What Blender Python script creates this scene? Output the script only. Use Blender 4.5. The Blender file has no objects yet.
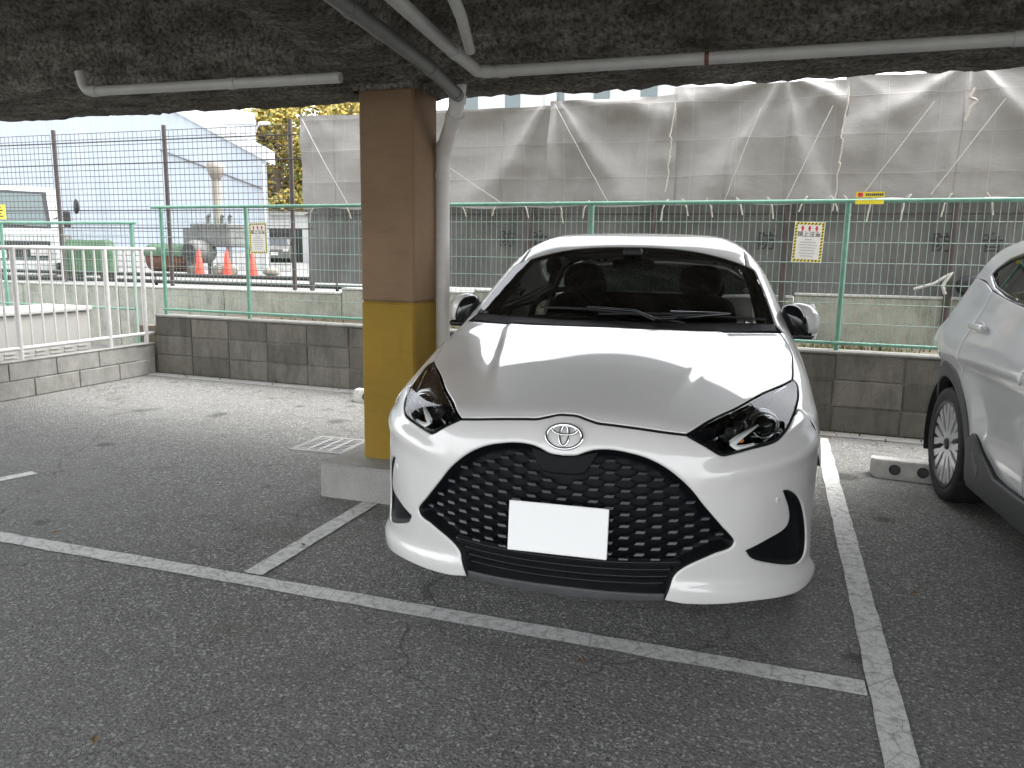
import bpy, bmesh, math, random
import numpy as np
from mathutils import Vector, Matrix, noise
from mathutils.geometry import delaunay_2d_cdt

random.seed(7)
R = math.radians
S = bpy.context.scene
COL = S.collection

# ------------------------------------------------------------------ camera
CAM_H = 1.38
FPX = 773.6
def make_camera():
    pitch, roll, yaw = 0.166212, 0.015395, 0.322951
    fwd = Vector((-math.sin(yaw)*math.cos(pitch), math.cos(yaw)*math.cos(pitch), -math.sin(pitch)))
    right = Vector((math.cos(yaw), math.sin(yaw), 0))
    up = right.cross(fwd)
    r2 = right*math.cos(roll) + up*math.sin(roll)
    u2 = -right*math.sin(roll) + up*math.cos(roll)
    cd = bpy.data.cameras.new('camera')
    cd.sensor_width = 36
    cd.lens = FPX*36/1024
    cd.clip_start = 0.05
    cd.clip_end = 2000
    co = bpy.data.objects.new('camera', cd)
    m = Matrix((r2, u2, -fwd)).transposed().to_4x4()
    m.translation = (0, 0, CAM_H)
    co.matrix_world = m
    COL.objects.link(co)
    S.camera = co
make_camera()

# ------------------------------------------------------------------ sky, sun, exposure (overcast day, shot from under a building)
SUN_EL, SUN_AZ = R(60), R(-60)          # azimuth measured from +Y towards -X
W = bpy.data.worlds.new('World')
S.world = W
W.use_nodes = True
nt = W.node_tree
nt.nodes.clear()
sky = nt.nodes.new('ShaderNodeTexSky')
sky.sky_type = 'NISHITA'
sky.sun_disc = False
sky.sun_elevation = SUN_EL
sky.sun_rotation = -SUN_AZ
sky.air_density = 1.0
sky.dust_density = 2.0
sky.ozone_density = 1.0
hs = nt.nodes.new('ShaderNodeHueSaturation')
hs.inputs['Saturation'].default_value = 0.16
bg = nt.nodes.new('ShaderNodeBackground')
bg.inputs['Strength'].default_value = 0.15
wo = nt.nodes.new('ShaderNodeOutputWorld')
nt.links.new(sky.outputs[0], hs.inputs['Color'])
nt.links.new(hs.outputs[0], bg.inputs[0])
nt.links.new(bg.outputs[0], wo.inputs[0])
sd = bpy.data.lights.new('sun', 'SUN')
sd.energy = 0.5
sd.angle = R(25)
sd.color = (1.0, 0.97, 0.93)
so = bpy.data.objects.new('sun', sd)
sdir = Vector((-math.sin(SUN_AZ)*math.cos(SUN_EL), math.cos(SUN_AZ)*math.cos(SUN_EL), math.sin(SUN_EL)))
so.rotation_euler = sdir.to_track_quat('Z', 'Y').to_euler()
so.location = (0, 0, 30)
COL.objects.link(so)
S.view_settings.view_transform = 'Standard'
S.view_settings.look = 'None'
S.view_settings.gamma = 1
S.view_settings.use_curve_mapping = False
S.view_settings.exposure = 2.7
S.cycles.use_denoising = True
S.cycles.max_bounces = 8
S.cycles.diffuse_bounces = 5
S.cycles.glossy_bounces = 5
S.cycles.transparent_max_bounces = 24
S.cycles.sample_clamp_indirect = 6
S.cycles.caustics_reflective = False
S.cycles.caustics_refractive = False

# ------------------------------------------------------------------ materials
MATS = {}
class NT:
    """small helper around a material node tree"""
    def __init__(self, name):
        self.m = bpy.data.materials.new(name)
        self.m.use_nodes = True
        self.t = self.m.node_tree
        self.t.nodes.clear()
        self.out = self.n('ShaderNodeOutputMaterial')
        self.b = self.n('ShaderNodeBsdfPrincipled')
        self.l(self.b.outputs[0], self.out.inputs['Surface'])
        MATS[name] = self.m
    def n(self, typ, **kw):
        nd = self.t.nodes.new(typ)
        for k, v in kw.items():
            setattr(nd, k, v)
        return nd
    def l(self, a, b):
        self.t.links.new(a, b)
    def coord(self, scale=(1, 1, 1), kind='Object'):
        tc = self.n('ShaderNodeTexCoord')
        mp = self.n('ShaderNodeMapping')
        mp.inputs['Scale'].default_value = scale
        self.l(tc.outputs[kind], mp.inputs['Vector'])
        return mp.outputs[0]
    def world(self, scale=(1, 1, 1)):
        g = self.n('ShaderNodeNewGeometry')
        mp = self.n('ShaderNodeMapping')
        mp.inputs['Scale'].default_value = scale
        self.l(g.outputs['Position'], mp.inputs['Vector'])
        return mp.outputs[0]
    def noise(self, vec, scale, detail=4, rough=0.6):
        nd = self.n('ShaderNodeTexNoise')
        nd.inputs['Scale'].default_value = scale
        nd.inputs['Detail'].default_value = detail
        nd.inputs['Roughness'].default_value = rough
        self.l(vec, nd.inputs['Vector'])
        return nd.outputs['Fac']
    def voro(self, vec, scale, out='Color', feature='F1'):
        nd = self.n('ShaderNodeTexVoronoi', feature=feature)
        nd.inputs['Scale'].default_value = scale
        self.l(vec, nd.inputs['Vector'])
        return nd.outputs[out]
    def ramp(self, fac, stops, interp='LINEAR'):
        nd = self.n('ShaderNodeValToRGB')
        cr = nd.color_ramp
        cr.interpolation = interp
        while len(cr.elements) < len(stops):
            cr.elements.new(0.5)
        for e, (p, c) in zip(cr.elements, stops):
            e.position = p
            e.color = tuple(c) + (1,) if len(c) == 3 else c
        self.l(fac, nd.inputs[0])
        return nd.outputs[0]
    def g(self, fac, a, b, va=0.0, vb=1.0):
        return self.ramp(fac, [(a, (va,)*3), (b, (vb,)*3)])
    def mix(self, fac, a, b, mode='MIX'):
        nd = self.n('ShaderNodeMix', data_type='RGBA', blend_type=mode)
        for sock, v in ((nd.inputs['Factor'], fac), (nd.inputs['A'], a), (nd.inputs['B'], b)):
            if isinstance(v, (int, float)):
                sock.default_value = v
            elif isinstance(v, tuple):
                sock.default_value = v + (1,) if len(v) == 3 else v
            else:
                self.l(v, sock)
        return nd.outputs['Result']
    def bump(self, h, strength=0.3, dist=0.01):
        nd = self.n('ShaderNodeBump')
        nd.inputs['Strength'].default_value = strength
        nd.inputs['Distance'].default_value = dist
        self.l(h, nd.inputs['Height'])
        self.l(nd.outputs[0], self.b.inputs['Normal'])
    def set(self, **kw):
        for k, v in kw.items():
            s = self.b.inputs[k.replace('_', ' ')]
            if isinstance(v, (int, float)):
                s.default_value = v
            elif isinstance(v, tuple):
                s.default_value = v + (1,) if len(v) == 3 else v
            else:
                self.l(v, s)
        return self

def simple(name, col, rough=0.5, metal=0.0, vary=0.12, scale=8.0, bump=0.0, **kw):
    """one base colour, broken up by noise so that it never reads as a flat fill"""
    a = NT(name)
    v = a.coord()
    f = a.noise(v, scale, 6, 0.65)
    c = a.mix(a.g(f, 0.3, 0.75), tuple(x*(1-vary) for x in col), tuple(min(1, x*(1+vary)) for x in col))
    a.set(Base_Color=c, Roughness=rough, Metallic=metal, **kw)
    if bump:
        a.bump(a.noise(v, scale*6, 5), bump, 0.01)
    return a.m

def make_materials():
    # asphalt: aggregate, pale stones, patches, oil drips
    a = NT('asphalt')
    w = a.world()
    big = a.noise(w, 0.55, 5, 0.6)
    mid = a.noise(w, 4.5, 5, 0.7)
    cell = a.voro(w, 210, 'Color')
    stone = a.voro(w, 85, 'Distance')
    sc = a.voro(w, 118, 'Color')
    base = a.mix(a.g(cell, 0.2, 0.85), (0.125, 0.125, 0.117), (0.315, 0.312, 0.292))
    base = a.mix(a.g(sc, 0.72, 0.86), base, (0.55, 0.545, 0.515))
    base = a.mix(a.g(sc, 0.10, 0.22, 0.75, 0.0), base, (0.04, 0.04, 0.038))
    base = a.mix(a.g(big, 0.35, 0.68, 0.0, 0.5), base, (0.28, 0.277, 0.26))
    base = a.mix(a.g(mid, 0.5, 0.8, 0.0, 0.25), base, (0.085, 0.085, 0.080))
    # the lane outside the stalls is a slightly darker, newer layer
    sx = a.n('ShaderNodeSeparateXYZ')
    a.l(a.world(), sx.inputs[0])
    lane = a.g(sx.outputs['Y'], 0.0, 1.0)
    mr = a.n('ShaderNodeMapRange')
    mr.inputs['From Min'].default_value = 2.50
    mr.inputs['From Max'].default_value = 2.58
    a.l(sx.outputs['Y'], mr.inputs['Value'])
    base = a.mix(mr.outputs[0], a.mix(0.06, base, (0.10, 0.10, 0.096)), base)
    # hairline cracks
    wv = a.n('ShaderNodeVectorMath', operation='ADD')
    nn = a.n('ShaderNodeTexNoise'); nn.inputs['Scale'].default_value = 3.0; nn.inputs['Detail'].default_value = 5
    a.l(w, nn.inputs['Vector'])
    sc2 = a.n('ShaderNodeVectorMath', operation='SCALE'); sc2.inputs['Scale'].default_value = 0.35
    a.l(nn.outputs['Color'], sc2.inputs[0]); a.l(w, wv.inputs[0]); a.l(sc2.outputs[0], wv.inputs[1])
    ck = a.voro(wv.outputs[0], 0.62, 'Distance', 'DISTANCE_TO_EDGE')
    base = a.mix(a.g(ck, 0.0, 0.004, 0.55, 0.0), base, (0.035, 0.035, 0.033))
    # worn brownish patch and old drips
    br = a.noise(a.world((0.8, 1.3, 1)), 0.9, 5, 0.6)
    base = a.mix(a.g(br, 0.58, 0.72, 0, 0.5), base, (0.145, 0.135, 0.105))
    # oil drips and damp marks
    drip = a.voro(w, 2.1, 'Distance', 'SMOOTH_F1')
    base = a.mix(a.g(drip, 0.05, 0.13, 0.55, 0.0), base, (0.03, 0.03, 0.03))
    damp = a.noise(a.world((1, 1.8, 1)), 1.7, 6, 0.75)
    base = a.mix(a.g(damp, 0.62, 0.72, 0.0, 0.45), base, (0.085, 0.080, 0.066))
    a.set(Base_Color=base, Roughness=a.g(mid, 0.2, 0.8, 0.75, 0.95), Specular_IOR_Level=0.35)
    h = a.mix(0.5, stone, a.noise(w, 210, 3, 0.7))
    a.bump(h, 1.0, 0.02)

    # worn white road paint over the same aggregate
    a = NT('line_paint')
    w = a.world()
    wear = a.noise(w, 26, 8, 0.8)
    wear2 = a.noise(w, 3.0, 4, 0.6)
    cr = a.voro(w, 9, 'Distance', 'DISTANCE_TO_EDGE')
    base = a.mix(a.g(wear, 0.33, 0.52), (0.30, 0.30, 0.285), (0.74, 0.74, 0.715))
    base = a.mix(a.g(wear2, 0.5, 0.8, 0.0, 0.35), base, (0.40, 0.395, 0.375))
    base = a.mix(a.g(cr, 0.0, 0.025, 0.5, 0.0), base, (0.12, 0.12, 0.11))
    base = a.mix(a.g(a.noise(w, 190, 2), .55, .68, 0, .6), base, (0.22, 0.215, 0.2))
    a.set(Base_Color=base, Roughness=0.85)
    a.bump(a.mix(0.5, a.noise(w, 210, 3, 0.7), wear), 0.6, 0.008)

    # concrete blocks: weathered, with dark drips from the top
    for nm, c0, c1, dk in (('block_dark', (0.115, 0.106, 0.088), (0.27, 0.25, 0.212), 0.55),
                           ('block_pale', (0.19, 0.187, 0.168), (0.33, 0.325, 0.30), 0.45),
                           ('concrete', (0.29, 0.285, 0.265), (0.42, 0.41, 0.385), 0.25),
                           ('curb_concrete', (0.30, 0.30, 0.25), (0.46, 0.455, 0.39), 0.55)):
        a = NT(nm)
        w = a.world()
        f = a.noise(w, 5.0, 7, 0.7)
        fine = a.noise(w, 90, 4, 0.7)
        streak = a.noise(a.world((7, 7, 2.2)), 1.0, 7, 0.75)
        base = a.mix(a.g(f, 0.3, 0.72), c0, c1)
        base = a.mix(a.g(streak, 0.5, 0.72, 0, dk), base, (0.055, 0.056, 0.045))
        base = a.mix(a.g(fine, 0.35, 0.7, 0.0, 0.45), base, tuple(x*0.6 for x in c0))
        oi = a.n('ShaderNodeObjectInfo')
        base = a.mix(0.6, base, a.mix(oi.outputs['Random'], tuple(x*0.75 for x in c0), tuple(x*1.1 for x in c1)), 'MIX') if nm == 'block_dark' else base
        if nm == 'block_dark':
            base = a.mix(a.g(streak, 0.45, 0.68, 0, 0.6), base, (0.05, 0.05, 0.042))
            base = a.mix(a.g(fine, 0.35, 0.7, 0.0, 0.45), base, (0.06, 0.058, 0.05))
        a.set(Base_Color=base, Roughness=0.92)
        a.bump(a.mix(0.5, fine, a.noise(w, 30, 6)), 0.5, 0.01)

    # sprayed rock wool on the slab
    a = NT('rock_wool')
    w = a.world()
    f = a.noise(w, 7, 8, 0.75)
    p = a.noise(w, 45, 6, 0.75)
    base = a.mix(a.g(f, 0.3, 0.7), (0.13, 0.118, 0.10), (0.34, 0.315, 0.275))
    st = a.noise(a.world((1.1, 5, 5)), 2.2, 6, 0.7)
    base = a.mix(a.g(st, 0.50, 0.70, 0, 0.75), base, (0.55, 0.52, 0.46))
    base = a.mix(a.g(st, 0.32, 0.46, 0.7, 0.0), base, (0.05, 0.043, 0.034))
    base = a.mix(a.g(p, 0.38, 0.58, 0.85, 0.0), base, (0.035, 0.031, 0.025))
    base = a.mix(a.g(a.noise(w, 1.3, 5), .52, .72, 0, .6), base, (0.075, 0.063, 0.046))
    a.set(Base_Color=base, Roughness=1.0, Specular_IOR_Level=0.1)
    a.bump(a.mix(0.4, p, a.noise(w, 140, 4, 0.8)), 1.0, 0.03)

    # pillar paint: brown above, ochre below, both hand-rolled and scuffed
    for nm, col in (('paint_brown', (0.21, 0.138, 0.083)), ('paint_ochre', (0.27, 0.172, 0.026))):
        a = NT(nm)
        w = a.world()
        f = a.noise(w, 2.5, 6, 0.6)
        scuff = a.noise(a.world((6, 6, 30)), 1.0, 6, 0.8)
        spots = a.voro(w, 9, 'Distance')
        base = a.mix(a.g(f, 0.3, 0.7), tuple(x*0.88 for x in col), tuple(x*1.1 for x in col))
        base = a.mix(a.g(scuff, 0.54, 0.72, 0, 0.4), base, tuple(x*0.5 for x in col))
        base = a.mix(a.g(a.noise(w, 11, 8, .8), .64, .70, 0, .7), base, (0.12, 0.10, 0.08))
        base = a.mix(a.g(a.noise(a.world((9, 9, 1.2)), 1.4, 5, .7), .58, .75, 0, .35), base, tuple(x*0.55 for x in col))
        base = a.mix(a.g(spots, 0.03, 0.055, 0.55, 0.0), base, (0.08, 0.06, 0.04))
        a.set(Base_Color=base, Roughness=0.75, Specular_IOR_Level=0.2)
        a.bump(a.mix(0.6, a.noise(w, 35, 4), a.noise(w, 220, 2)), 0.25, 0.006)

    # tarpaulin
    a = NT('tarp')
    w = a.world()
    f = a.noise(w, 1.2, 5, 0.6)
    weave = a.n('ShaderNodeTexWave')
    weave.inputs['Scale'].default_value = 60
    a.l(a.world(), weave.inputs['Vector'])
    cn = a.n('ShaderNodeTexNoise', noise_type='RIDGED_MULTIFRACTAL')
    cn.inputs['Scale'].default_value = 1.9
    cn.inputs['Detail'].default_value = 5
    cn.inputs['Roughness'].default_value = 0.55
    a.l(a.world((1.0, 1, 1.5)), cn.inputs['Vector'])
    cre = a.mix(0.35, cn.outputs['Fac'], a.noise(a.world((3, 3, 6)), 4, 6, 0.7))
    base = a.mix(a.g(f, 0.3, 0.7), (0.285, 0.273, 0.258), (0.36, 0.346, 0.328))
    base = a.mix(a.g(a.noise(w, 9, 6, .8), .52, .75, 0, .4), base, (0.24, 0.226, 0.21))
    a.set(Base_Color=base, Roughness=0.6, Specular_IOR_Level=0.3)
    sx = a.n('ShaderNodeSeparateXYZ'); a.l(a.world(), sx.inputs[0])
    cx = a.n('ShaderNodeCombineXYZ'); a.l(sx.outputs['X'], cx.inputs['X']); a.l(sx.outputs['Z'], cx.inputs['Y'])
    bk = a.n('ShaderNodeTexBrick'); bk.offset = 0.0
    a.l(cx.outputs[0], bk.inputs['Vector'])
    for k_, v_ in (('Scale', 1.0), ('Mortar Size', 0.007), ('Mortar Smooth', 0.6), ('Brick Width', 0.46), ('Row Height', 0.37)): bk.inputs[k_].default_value = v_
    base2 = a.mix(a.mix(0.75, bk.outputs['Fac'], (0, 0, 0)), base, (0.46, 0.45, 0.43))
    a.set(Base_Color=base2)
    a.bump(a.mix(0.12, cre, bk.outputs['Fac']), 0.5, 0.035)

    a = NT('sound_sheet')
    w = a.world()
    f = a.noise(w, 1.6, 6, 0.65)
    st = a.noise(a.world((9, 9, 0.6)), 1.0, 5, 0.7)
    base = a.mix(a.g(f, 0.3, 0.72), (0.085, 0.086, 0.082), (0.165, 0.164, 0.156))
    base = a.mix(a.g(st, 0.5, 0.75, 0, 0.5), base, (0.06, 0.061, 0.058))
    a.set(Base_Color=base, Roughness=0.6)
    a.bump(a.noise(a.world((5, 5, 1.2)), 1.2, 6, 0.65), 0.8, 0.06)

    # corrugated cladding, pale blue
    a = NT('cladding_blue')
    w = a.world()
    f = a.noise(a.world((1, 1, 0.15)), 0.8, 5, 0.6)
    base = a.mix(a.g(f, 0.3, 0.7), (0.345, 0.39, 0.435), (0.405, 0.45, 0.495))
    a.set(Base_Color=base, Roughness=0.5)
    simple('cladding_white', (0.50, 0.51, 0.52), 0.6, vary=0.05, scale=0.5)
    simple('render_white', (0.48, 0.48, 0.47), 0.85, vary=0.08, scale=0.8)

    simple('galv_white', (0.50, 0.485, 0.47), 0.45, 0.0, 0.10, 14)
    simple('fence_green', (0.13, 0.29, 0.215), 0.45, 0.0, 0.22, 10)
    simple('wire_green', (0.21, 0.29, 0.245), 0.5, 0.0, 0.25, 9)
    simple('fence_brown', (0.060, 0.046, 0.042), 0.55, 0.0, 0.3, 7)
    simple('pvc_pale', (0.60, 0.585, 0.56), 0.5, 0.0, 0.12, 6)
    simple('concrete_pale', (0.50, 0.49, 0.46), 0.9, 0.0, 0.2, 20, bump=0.3)
    simple('pvc_grey', (0.46, 0.455, 0.44), 0.45, 0.0, 0.12, 6)
    simple('pvc_dark', (0.17, 0.17, 0.165), 0.5, 0.0, 0.15, 6)
    simple('red_band', (0.13, 0.045, 0.03), 0.6)
    simple('steel', (0.40, 0.40, 0.385), 0.6, 0.3, 0.2, 20)
    simple('black_metal', (0.02, 0.02, 0.021), 0.45, 0.0, 0.3, 10)
    simple('rope', (0.50, 0.46, 0.39), 0.9, 0.0, 0.25, 60)
    simple('rope_white', (0.52, 0.505, 0.475), 0.9, 0.0, 0.2, 60)
    simple('cabinet_paint', (0.40, 0.395, 0.365), 0.45, 0.0, 0.07, 3)
    simple('cabinet_lid', (0.47, 0.465, 0.44), 0.45, 0.0, 0.07, 3)
    simple('sign_white', (0.78, 0.76, 0.70), 0.4, 0.0, 0.06, 9)
    simple('sign_yellow', (0.80, 0.66, 0.02), 0.4, 0.0, 0.08, 9)
    simple('sign_black', (0.02, 0.02, 0.02), 0.5)
    simple('sign_red', (0.60, 0.03, 0.07), 0.5)
    simple('sign_grey', (0.33, 0.33, 0.34), 0.5)
    simple('letter_dark', (0.035, 0.036, 0.035), 0.8)
    simple('cone_red', (0.62, 0.045, 0.015), 0.5, 0.0, 0.1)
    simple('cover_green', (0.045, 0.105, 0.05), 0.6, 0.0, 0.3, 5, bump=0.4)
    simple('machine_grey', (0.13, 0.13, 0.125), 0.6, 0.0, 0.35, 3)
    simple('machine_beige', (0.27, 0.25, 0.21), 0.6, 0.0, 0.2, 3)
    simple('rust', (0.16, 0.07, 0.04), 0.85, 0.0, 0.4, 4)
    simple('truck_white', (0.48, 0.49, 0.49), 0.3, 0.0, 0.04, 2)
    simple('dark_plastic', (0.022, 0.023, 0.024), 0.5, 0.0, 0.2, 20)
    simple('plastic_yellow', (0.50, 0.36, 0.03), 0.5)
    simple('plastic_blue', (0.05, 0.25, 0.6), 0.5)
    simple('bark', (0.10, 0.075, 0.05), 0.9, 0.0, 0.3, 8, bump=0.5)
    simple('soil', (0.15, 0.125, 0.09), 0.95, 0.0, 0.35, 6, bump=0.6)
    simple('yard_concrete', (0.17, 0.168, 0.16), 0.9, 0.0, 0.15, 0.7)
    simple('weed', (0.08, 0.115, 0.028), 0.7, 0.0, 0.4, 5)
    simple('weed_dry', (0.19, 0.16, 0.075), 0.8, 0.0, 0.3, 5)
    simple('dead_leaf', (0.22, 0.12, 0.045), 0.8, 0.0, 0.4, 30)
    for nm, c0, c1 in (('leaf_gold', (0.34, 0.24, 0.04), (0.46, 0.35, 0.09)),
                       ('leaf_green', (0.13, 0.15, 0.04), (0.25, 0.25, 0.08))):
        a = NT(nm)
        f = a.noise(a.world(), 0.9, 4, 0.7)
        a.set(Base_Color=a.mix(a.g(f, .3, .7), c0, c1), Roughness=0.7)
    # clear glass for far vehicles
    a = NT('dark_glass')
    a.set(Base_Color=(0.03, 0.035, 0.04), Roughness=0.06)
    a = NT('pale_glass')
    a.set(Base_Color=(0.10, 0.13, 0.13), Roughness=0.1)
make_materials()

# ------------------------------------------------------------------ mesh helpers
class MB:
    """collects shapes, builds them as ONE mesh object"""
    def __init__(self):
        self.v, self.f, self.s = [], [], []
    def add(self, vs, fs, smooth=False):
        o = len(self.v)
        self.v += [tuple(p) for p in vs]
        self.f += [tuple(i+o for i in f) for f in fs]
        self.s += [smooth]*len(fs)
        return self
    def box(self, x0, x1, y0, y1, z0, z1, bev=0.0):
        if bev > 0:
            b = bev
            vs, idx = [], {}
            for i, x in enumerate((x0, x1)):
                for j, y in enumerate((y0, y1)):
                    for k, z in enumerate((z0, z1)):
                        sx, sy, sz = 1-2*i, 1-2*j, 1-2*k
                        idx[i, j, k] = len(vs)
                        vs += [(x, y+sy*b, z+sz*b), (x+sx*b, y, z+sz*b), (x+sx*b, y+sy*b, z)]
            def q(*c):
                return c
            fs = []
            for a in range(3):
                for s in (0, 1):
                    o = [n for n in range(3) if n != a]
                    ring = []
                    for p, r in ((0, 0), (1, 0), (1, 1), (0, 1)):
                        c = [0, 0, 0]; c[a] = s; c[o[0]] = p; c[o[1]] = r
                        ring.append(idx[tuple(c)]+a)
                    fs.append(ring)
            for a in range(3):       # edges along axis a
                o = [n for n in range(3) if n != a]
                for p in (0, 1):
                    for r in (0, 1):
                        c0 = [0, 0, 0]; c1 = [0, 0, 0]
                        c0[o[0]] = c1[o[0]] = p; c0[o[1]] = c1[o[1]] = r
                        c0[a], c1[a] = 0, 1
                        i0, i1 = idx[tuple(c0)], idx[tuple(c1)]
                        fs.append([i0+o[0], i1+o[0], i1+o[1], i0+o[1]])
            for c, i in idx.items():
                fs.append([i, i+1, i+2])
            return self.add(vs, fs)
        vs = [(x, y, z) for x in (x0, x1) for y in (y0, y1) for z in (z0, z1)]
        return self.add(vs, [(0, 1, 3, 2), (4, 6, 7, 5), (0, 4, 5, 1), (2, 3, 7, 6), (0, 2, 6, 4), (1, 5, 7, 3)])
    def tube(self, pts, r, n=8, cap=True, smooth=True):
        pts = [Vector(p) for p in pts]
        rs = r if isinstance(r, (list, tuple)) else [r]*len(pts)
        vs, fs = [], []
        up = None
        for i, p in enumerate(pts):
            if i == 0: t = pts[1]-p
            elif i == len(pts)-1: t = p-pts[i-1]
            else: t = (pts[i+1]-p).normalized()+(p-pts[i-1]).normalized()
            t.normalize()
            if up is None:
                up = Vector((0, 0, 1)) if abs(t.z) < .9 else Vector((1, 0, 0))
            a = t.cross(up).normalized()
            b = a.cross(t).normalized()
            up = b
            for k in range(n):
                th = 2*math.pi*k/n
                vs.append(p+a*(rs[i]*math.cos(th))+b*(rs[i]*math.sin(th)))
        m = len(pts)
        for i in range(m-1):
            for k in range(n):
                k2 = (k+1) % n
                fs.append((i*n+k, i*n+k2, (i+1)*n+k2, (i+1)*n+k))
        self.add(vs, fs, smooth)
        if cap:
            self.add([vs[k] for k in range(n)], [tuple(range(n))[::-1]])
            self.add([vs[(m-1)*n+k] for k in range(n)], [tuple(range(n))])
        return self
    def lathe(self, prof, n=24, c=(0, 0, 0), axis='z', smooth=True):
        vs, fs = [], []
        for (r, h) in prof:
            for k in range(n):
                t = 2*math.pi*k/n
                a, b = r*math.cos(t), r*math.sin(t)
                p = (a, b, h) if axis == 'z' else ((h, a, b) if axis == 'x' else (a, h, b))
                vs.append((c[0]+p[0], c[1]+p[1], c[2]+p[2]))
        for i in range(len(prof)-1):
            for k in range(n):
                k2 = (k+1) % n
                fs.append((i*n+k, i*n+k2, (i+1)*n+k2, (i+1)*n+k))
        return self.add(vs, fs, smooth)
    def prism(self, poly, y0, y1, axis='y'):
        """polygon in the two other axes, extruded along axis"""
        n = len(poly)
        def p3(p, d):
            if axis == 'y': return (p[0], d, p[1])
            if axis == 'x': return (d, p[0], p[1])
            return (p[0], p[1], d)
        vs = [p3(p, y0) for p in poly]+[p3(p, y1) for p in poly]
        fs = [tuple(range(n)), tuple(range(n, 2*n))[::-1]]
        for i in range(n):
            j = (i+1) % n
            fs.append((i, i+n, j+n, j))
        return self.add(vs, fs)
    def grid(self, fn, nu, nv, smooth=True, closed=False):
        vs = [fn(i/nu, j/nv) for i in range(nu+1) for j in range(nv+1)]
        fs = []
        for i in range(nu):
            for j in range(nv):
                a = i*(nv+1)+j
                fs.append((a, a+nv+1, a+nv+2, a+1))
        return self.add(vs, fs, smooth)
    def mesh(self, name, mat, fix=True):
        me = bpy.data.meshes.new(name)
        me.from_pydata(self.v, [], self.f)
        me.polygons.foreach_set('use_smooth', self.s)
        if mat: me.materials.append(MATS[mat] if isinstance(mat, str) else mat)
        if fix:
            bm = bmesh.new(); bm.from_mesh(me)
            bmesh.ops.recalc_face_normals(bm, faces=bm.faces)
            bm.to_mesh(me); bm.free()
        me.update()
        return me
    def build(self, name, mat, parent=None, loc=None, rot=None, fix=True):
        return put(name, self.mesh(name, mat, fix), parent, loc, rot)

def put(name, me, parent=None, loc=None, rot=None):
    o = bpy.data.objects.new(name, me)
    COL.objects.link(o)
    if parent: o.parent = parent
    if loc: o.location = loc
    if rot: o.rotation_euler = rot
    return o
def tag(o, label=None, cat=None, group=None, kind=None):
    if label: o['label'] = label
    if cat: o['category'] = cat
    if group: o['group'] = group
    if kind: o['kind'] = kind
    return o
def thing(name, label, cat, loc=(0, 0, 0), rz=0, group=None):
    o = bpy.data.objects.new(name, None)
    o.empty_display_size = 0.2
    COL.objects.link(o)
    o.location = loc
    o.rotation_euler = (0, 0, rz)
    return tag(o, label, cat, group)
def copy_tree(o, parent=None):
    c = o.copy(); COL.objects.link(c); c.parent = parent
    for ch in list(o.children): copy_tree(ch, c)
    return c
def text_mesh(body, size, mat, extrude=0.0, bold=0.0):
    cu = bpy.data.curves.new('lettering', 'FONT')
    cu.body = body; cu.size = size; cu.align_x = 'CENTER'; cu.align_y = 'CENTER'; cu.extrude = extrude; cu.offset = bold
    o = bpy.data.objects.new('lettering', cu); COL.objects.link(o)
    dg = bpy.context.evaluated_depsgraph_get()
    me = bpy.data.meshes.new_from_object(o.evaluated_get(dg))
    bpy.data.objects.remove(o); bpy.data.curves.remove(cu)
    me.materials.clear(); me.materials.append(MATS[mat])
    return me
def nz(x, y, z, s=1.0):
    return noise.noise(Vector((x*s, y*s, z*s)))
def fbm(x, y, z, s=1.0, o=4):
    return noise.fractal(Vector((x*s, y*s, z*s)), 0.8, 2.1, o)
# ================================================================== THE SETTING
def flat(name, x0, x1, y0, y1, z, mat):
    return MB().add([(x0, y0, z), (x1, y0, z), (x1, y1, z), (x0, y1, z)], [(0, 1, 2, 3)]).build(name, mat, fix=False)
tag(flat('ground', -600, 600, -600, 600, 0, 'asphalt'), kind='structure')
tag(flat('yard_ground', -600, 600, 8.74, 600, 0.70, 'yard_concrete'), kind='structure')
tag(MB().box(-6.74, 30, 6.9, 8.66, -0.1, 0.53).build('planting_strip', 'soil'), kind='structure')

def painted_line(pts, w, z=0.004):
    """a painted stripe with slightly wandering edges"""
    m = MB()
    (xa, ya), (xb, yb) = pts
    d = Vector((xb-xa, yb-ya)); L = d.length; d.normalize(); n = Vector((-d.y, d.x))
    k = max(2, int(L/0.06))
    vs, fs = [], []
    for i in range(k+1):
        t = L*i/k
        c = Vector((xa, ya))+d*t
        for s in (-1, 1):
            ww = w/2+0.006*nz(c.x*5, c.y*5, s*3.1)+0.004*nz(c.x*23, c.y*23, s)
            p = c+n*(s*ww)
            vs.append((p.x, p.y, z))
    for i in range(k):
        fs.append((2*i, 2*i+2, 2*i+3, 2*i+1))
    return tag(m.add(vs, fs).build('parking_line', 'line_paint', fix=False), kind='structure')
painted_line([(-6.4, 2.585), (0.37, 2.575)], 0.095)
painted_line([(0.425, 0.9), (0.425, 6.35)], 0.095, 0.0045)
painted_line([(-2.05, 2.64), (-2.05, 3.78)], 0.095, 0.0045)
painted_line([(-4.42, 2.95), (-4.26, 3.45)], 0.09)
painted_line([(2.92, 0.9), (2.92, 6.3)], 0.095, 0.0045)

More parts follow.
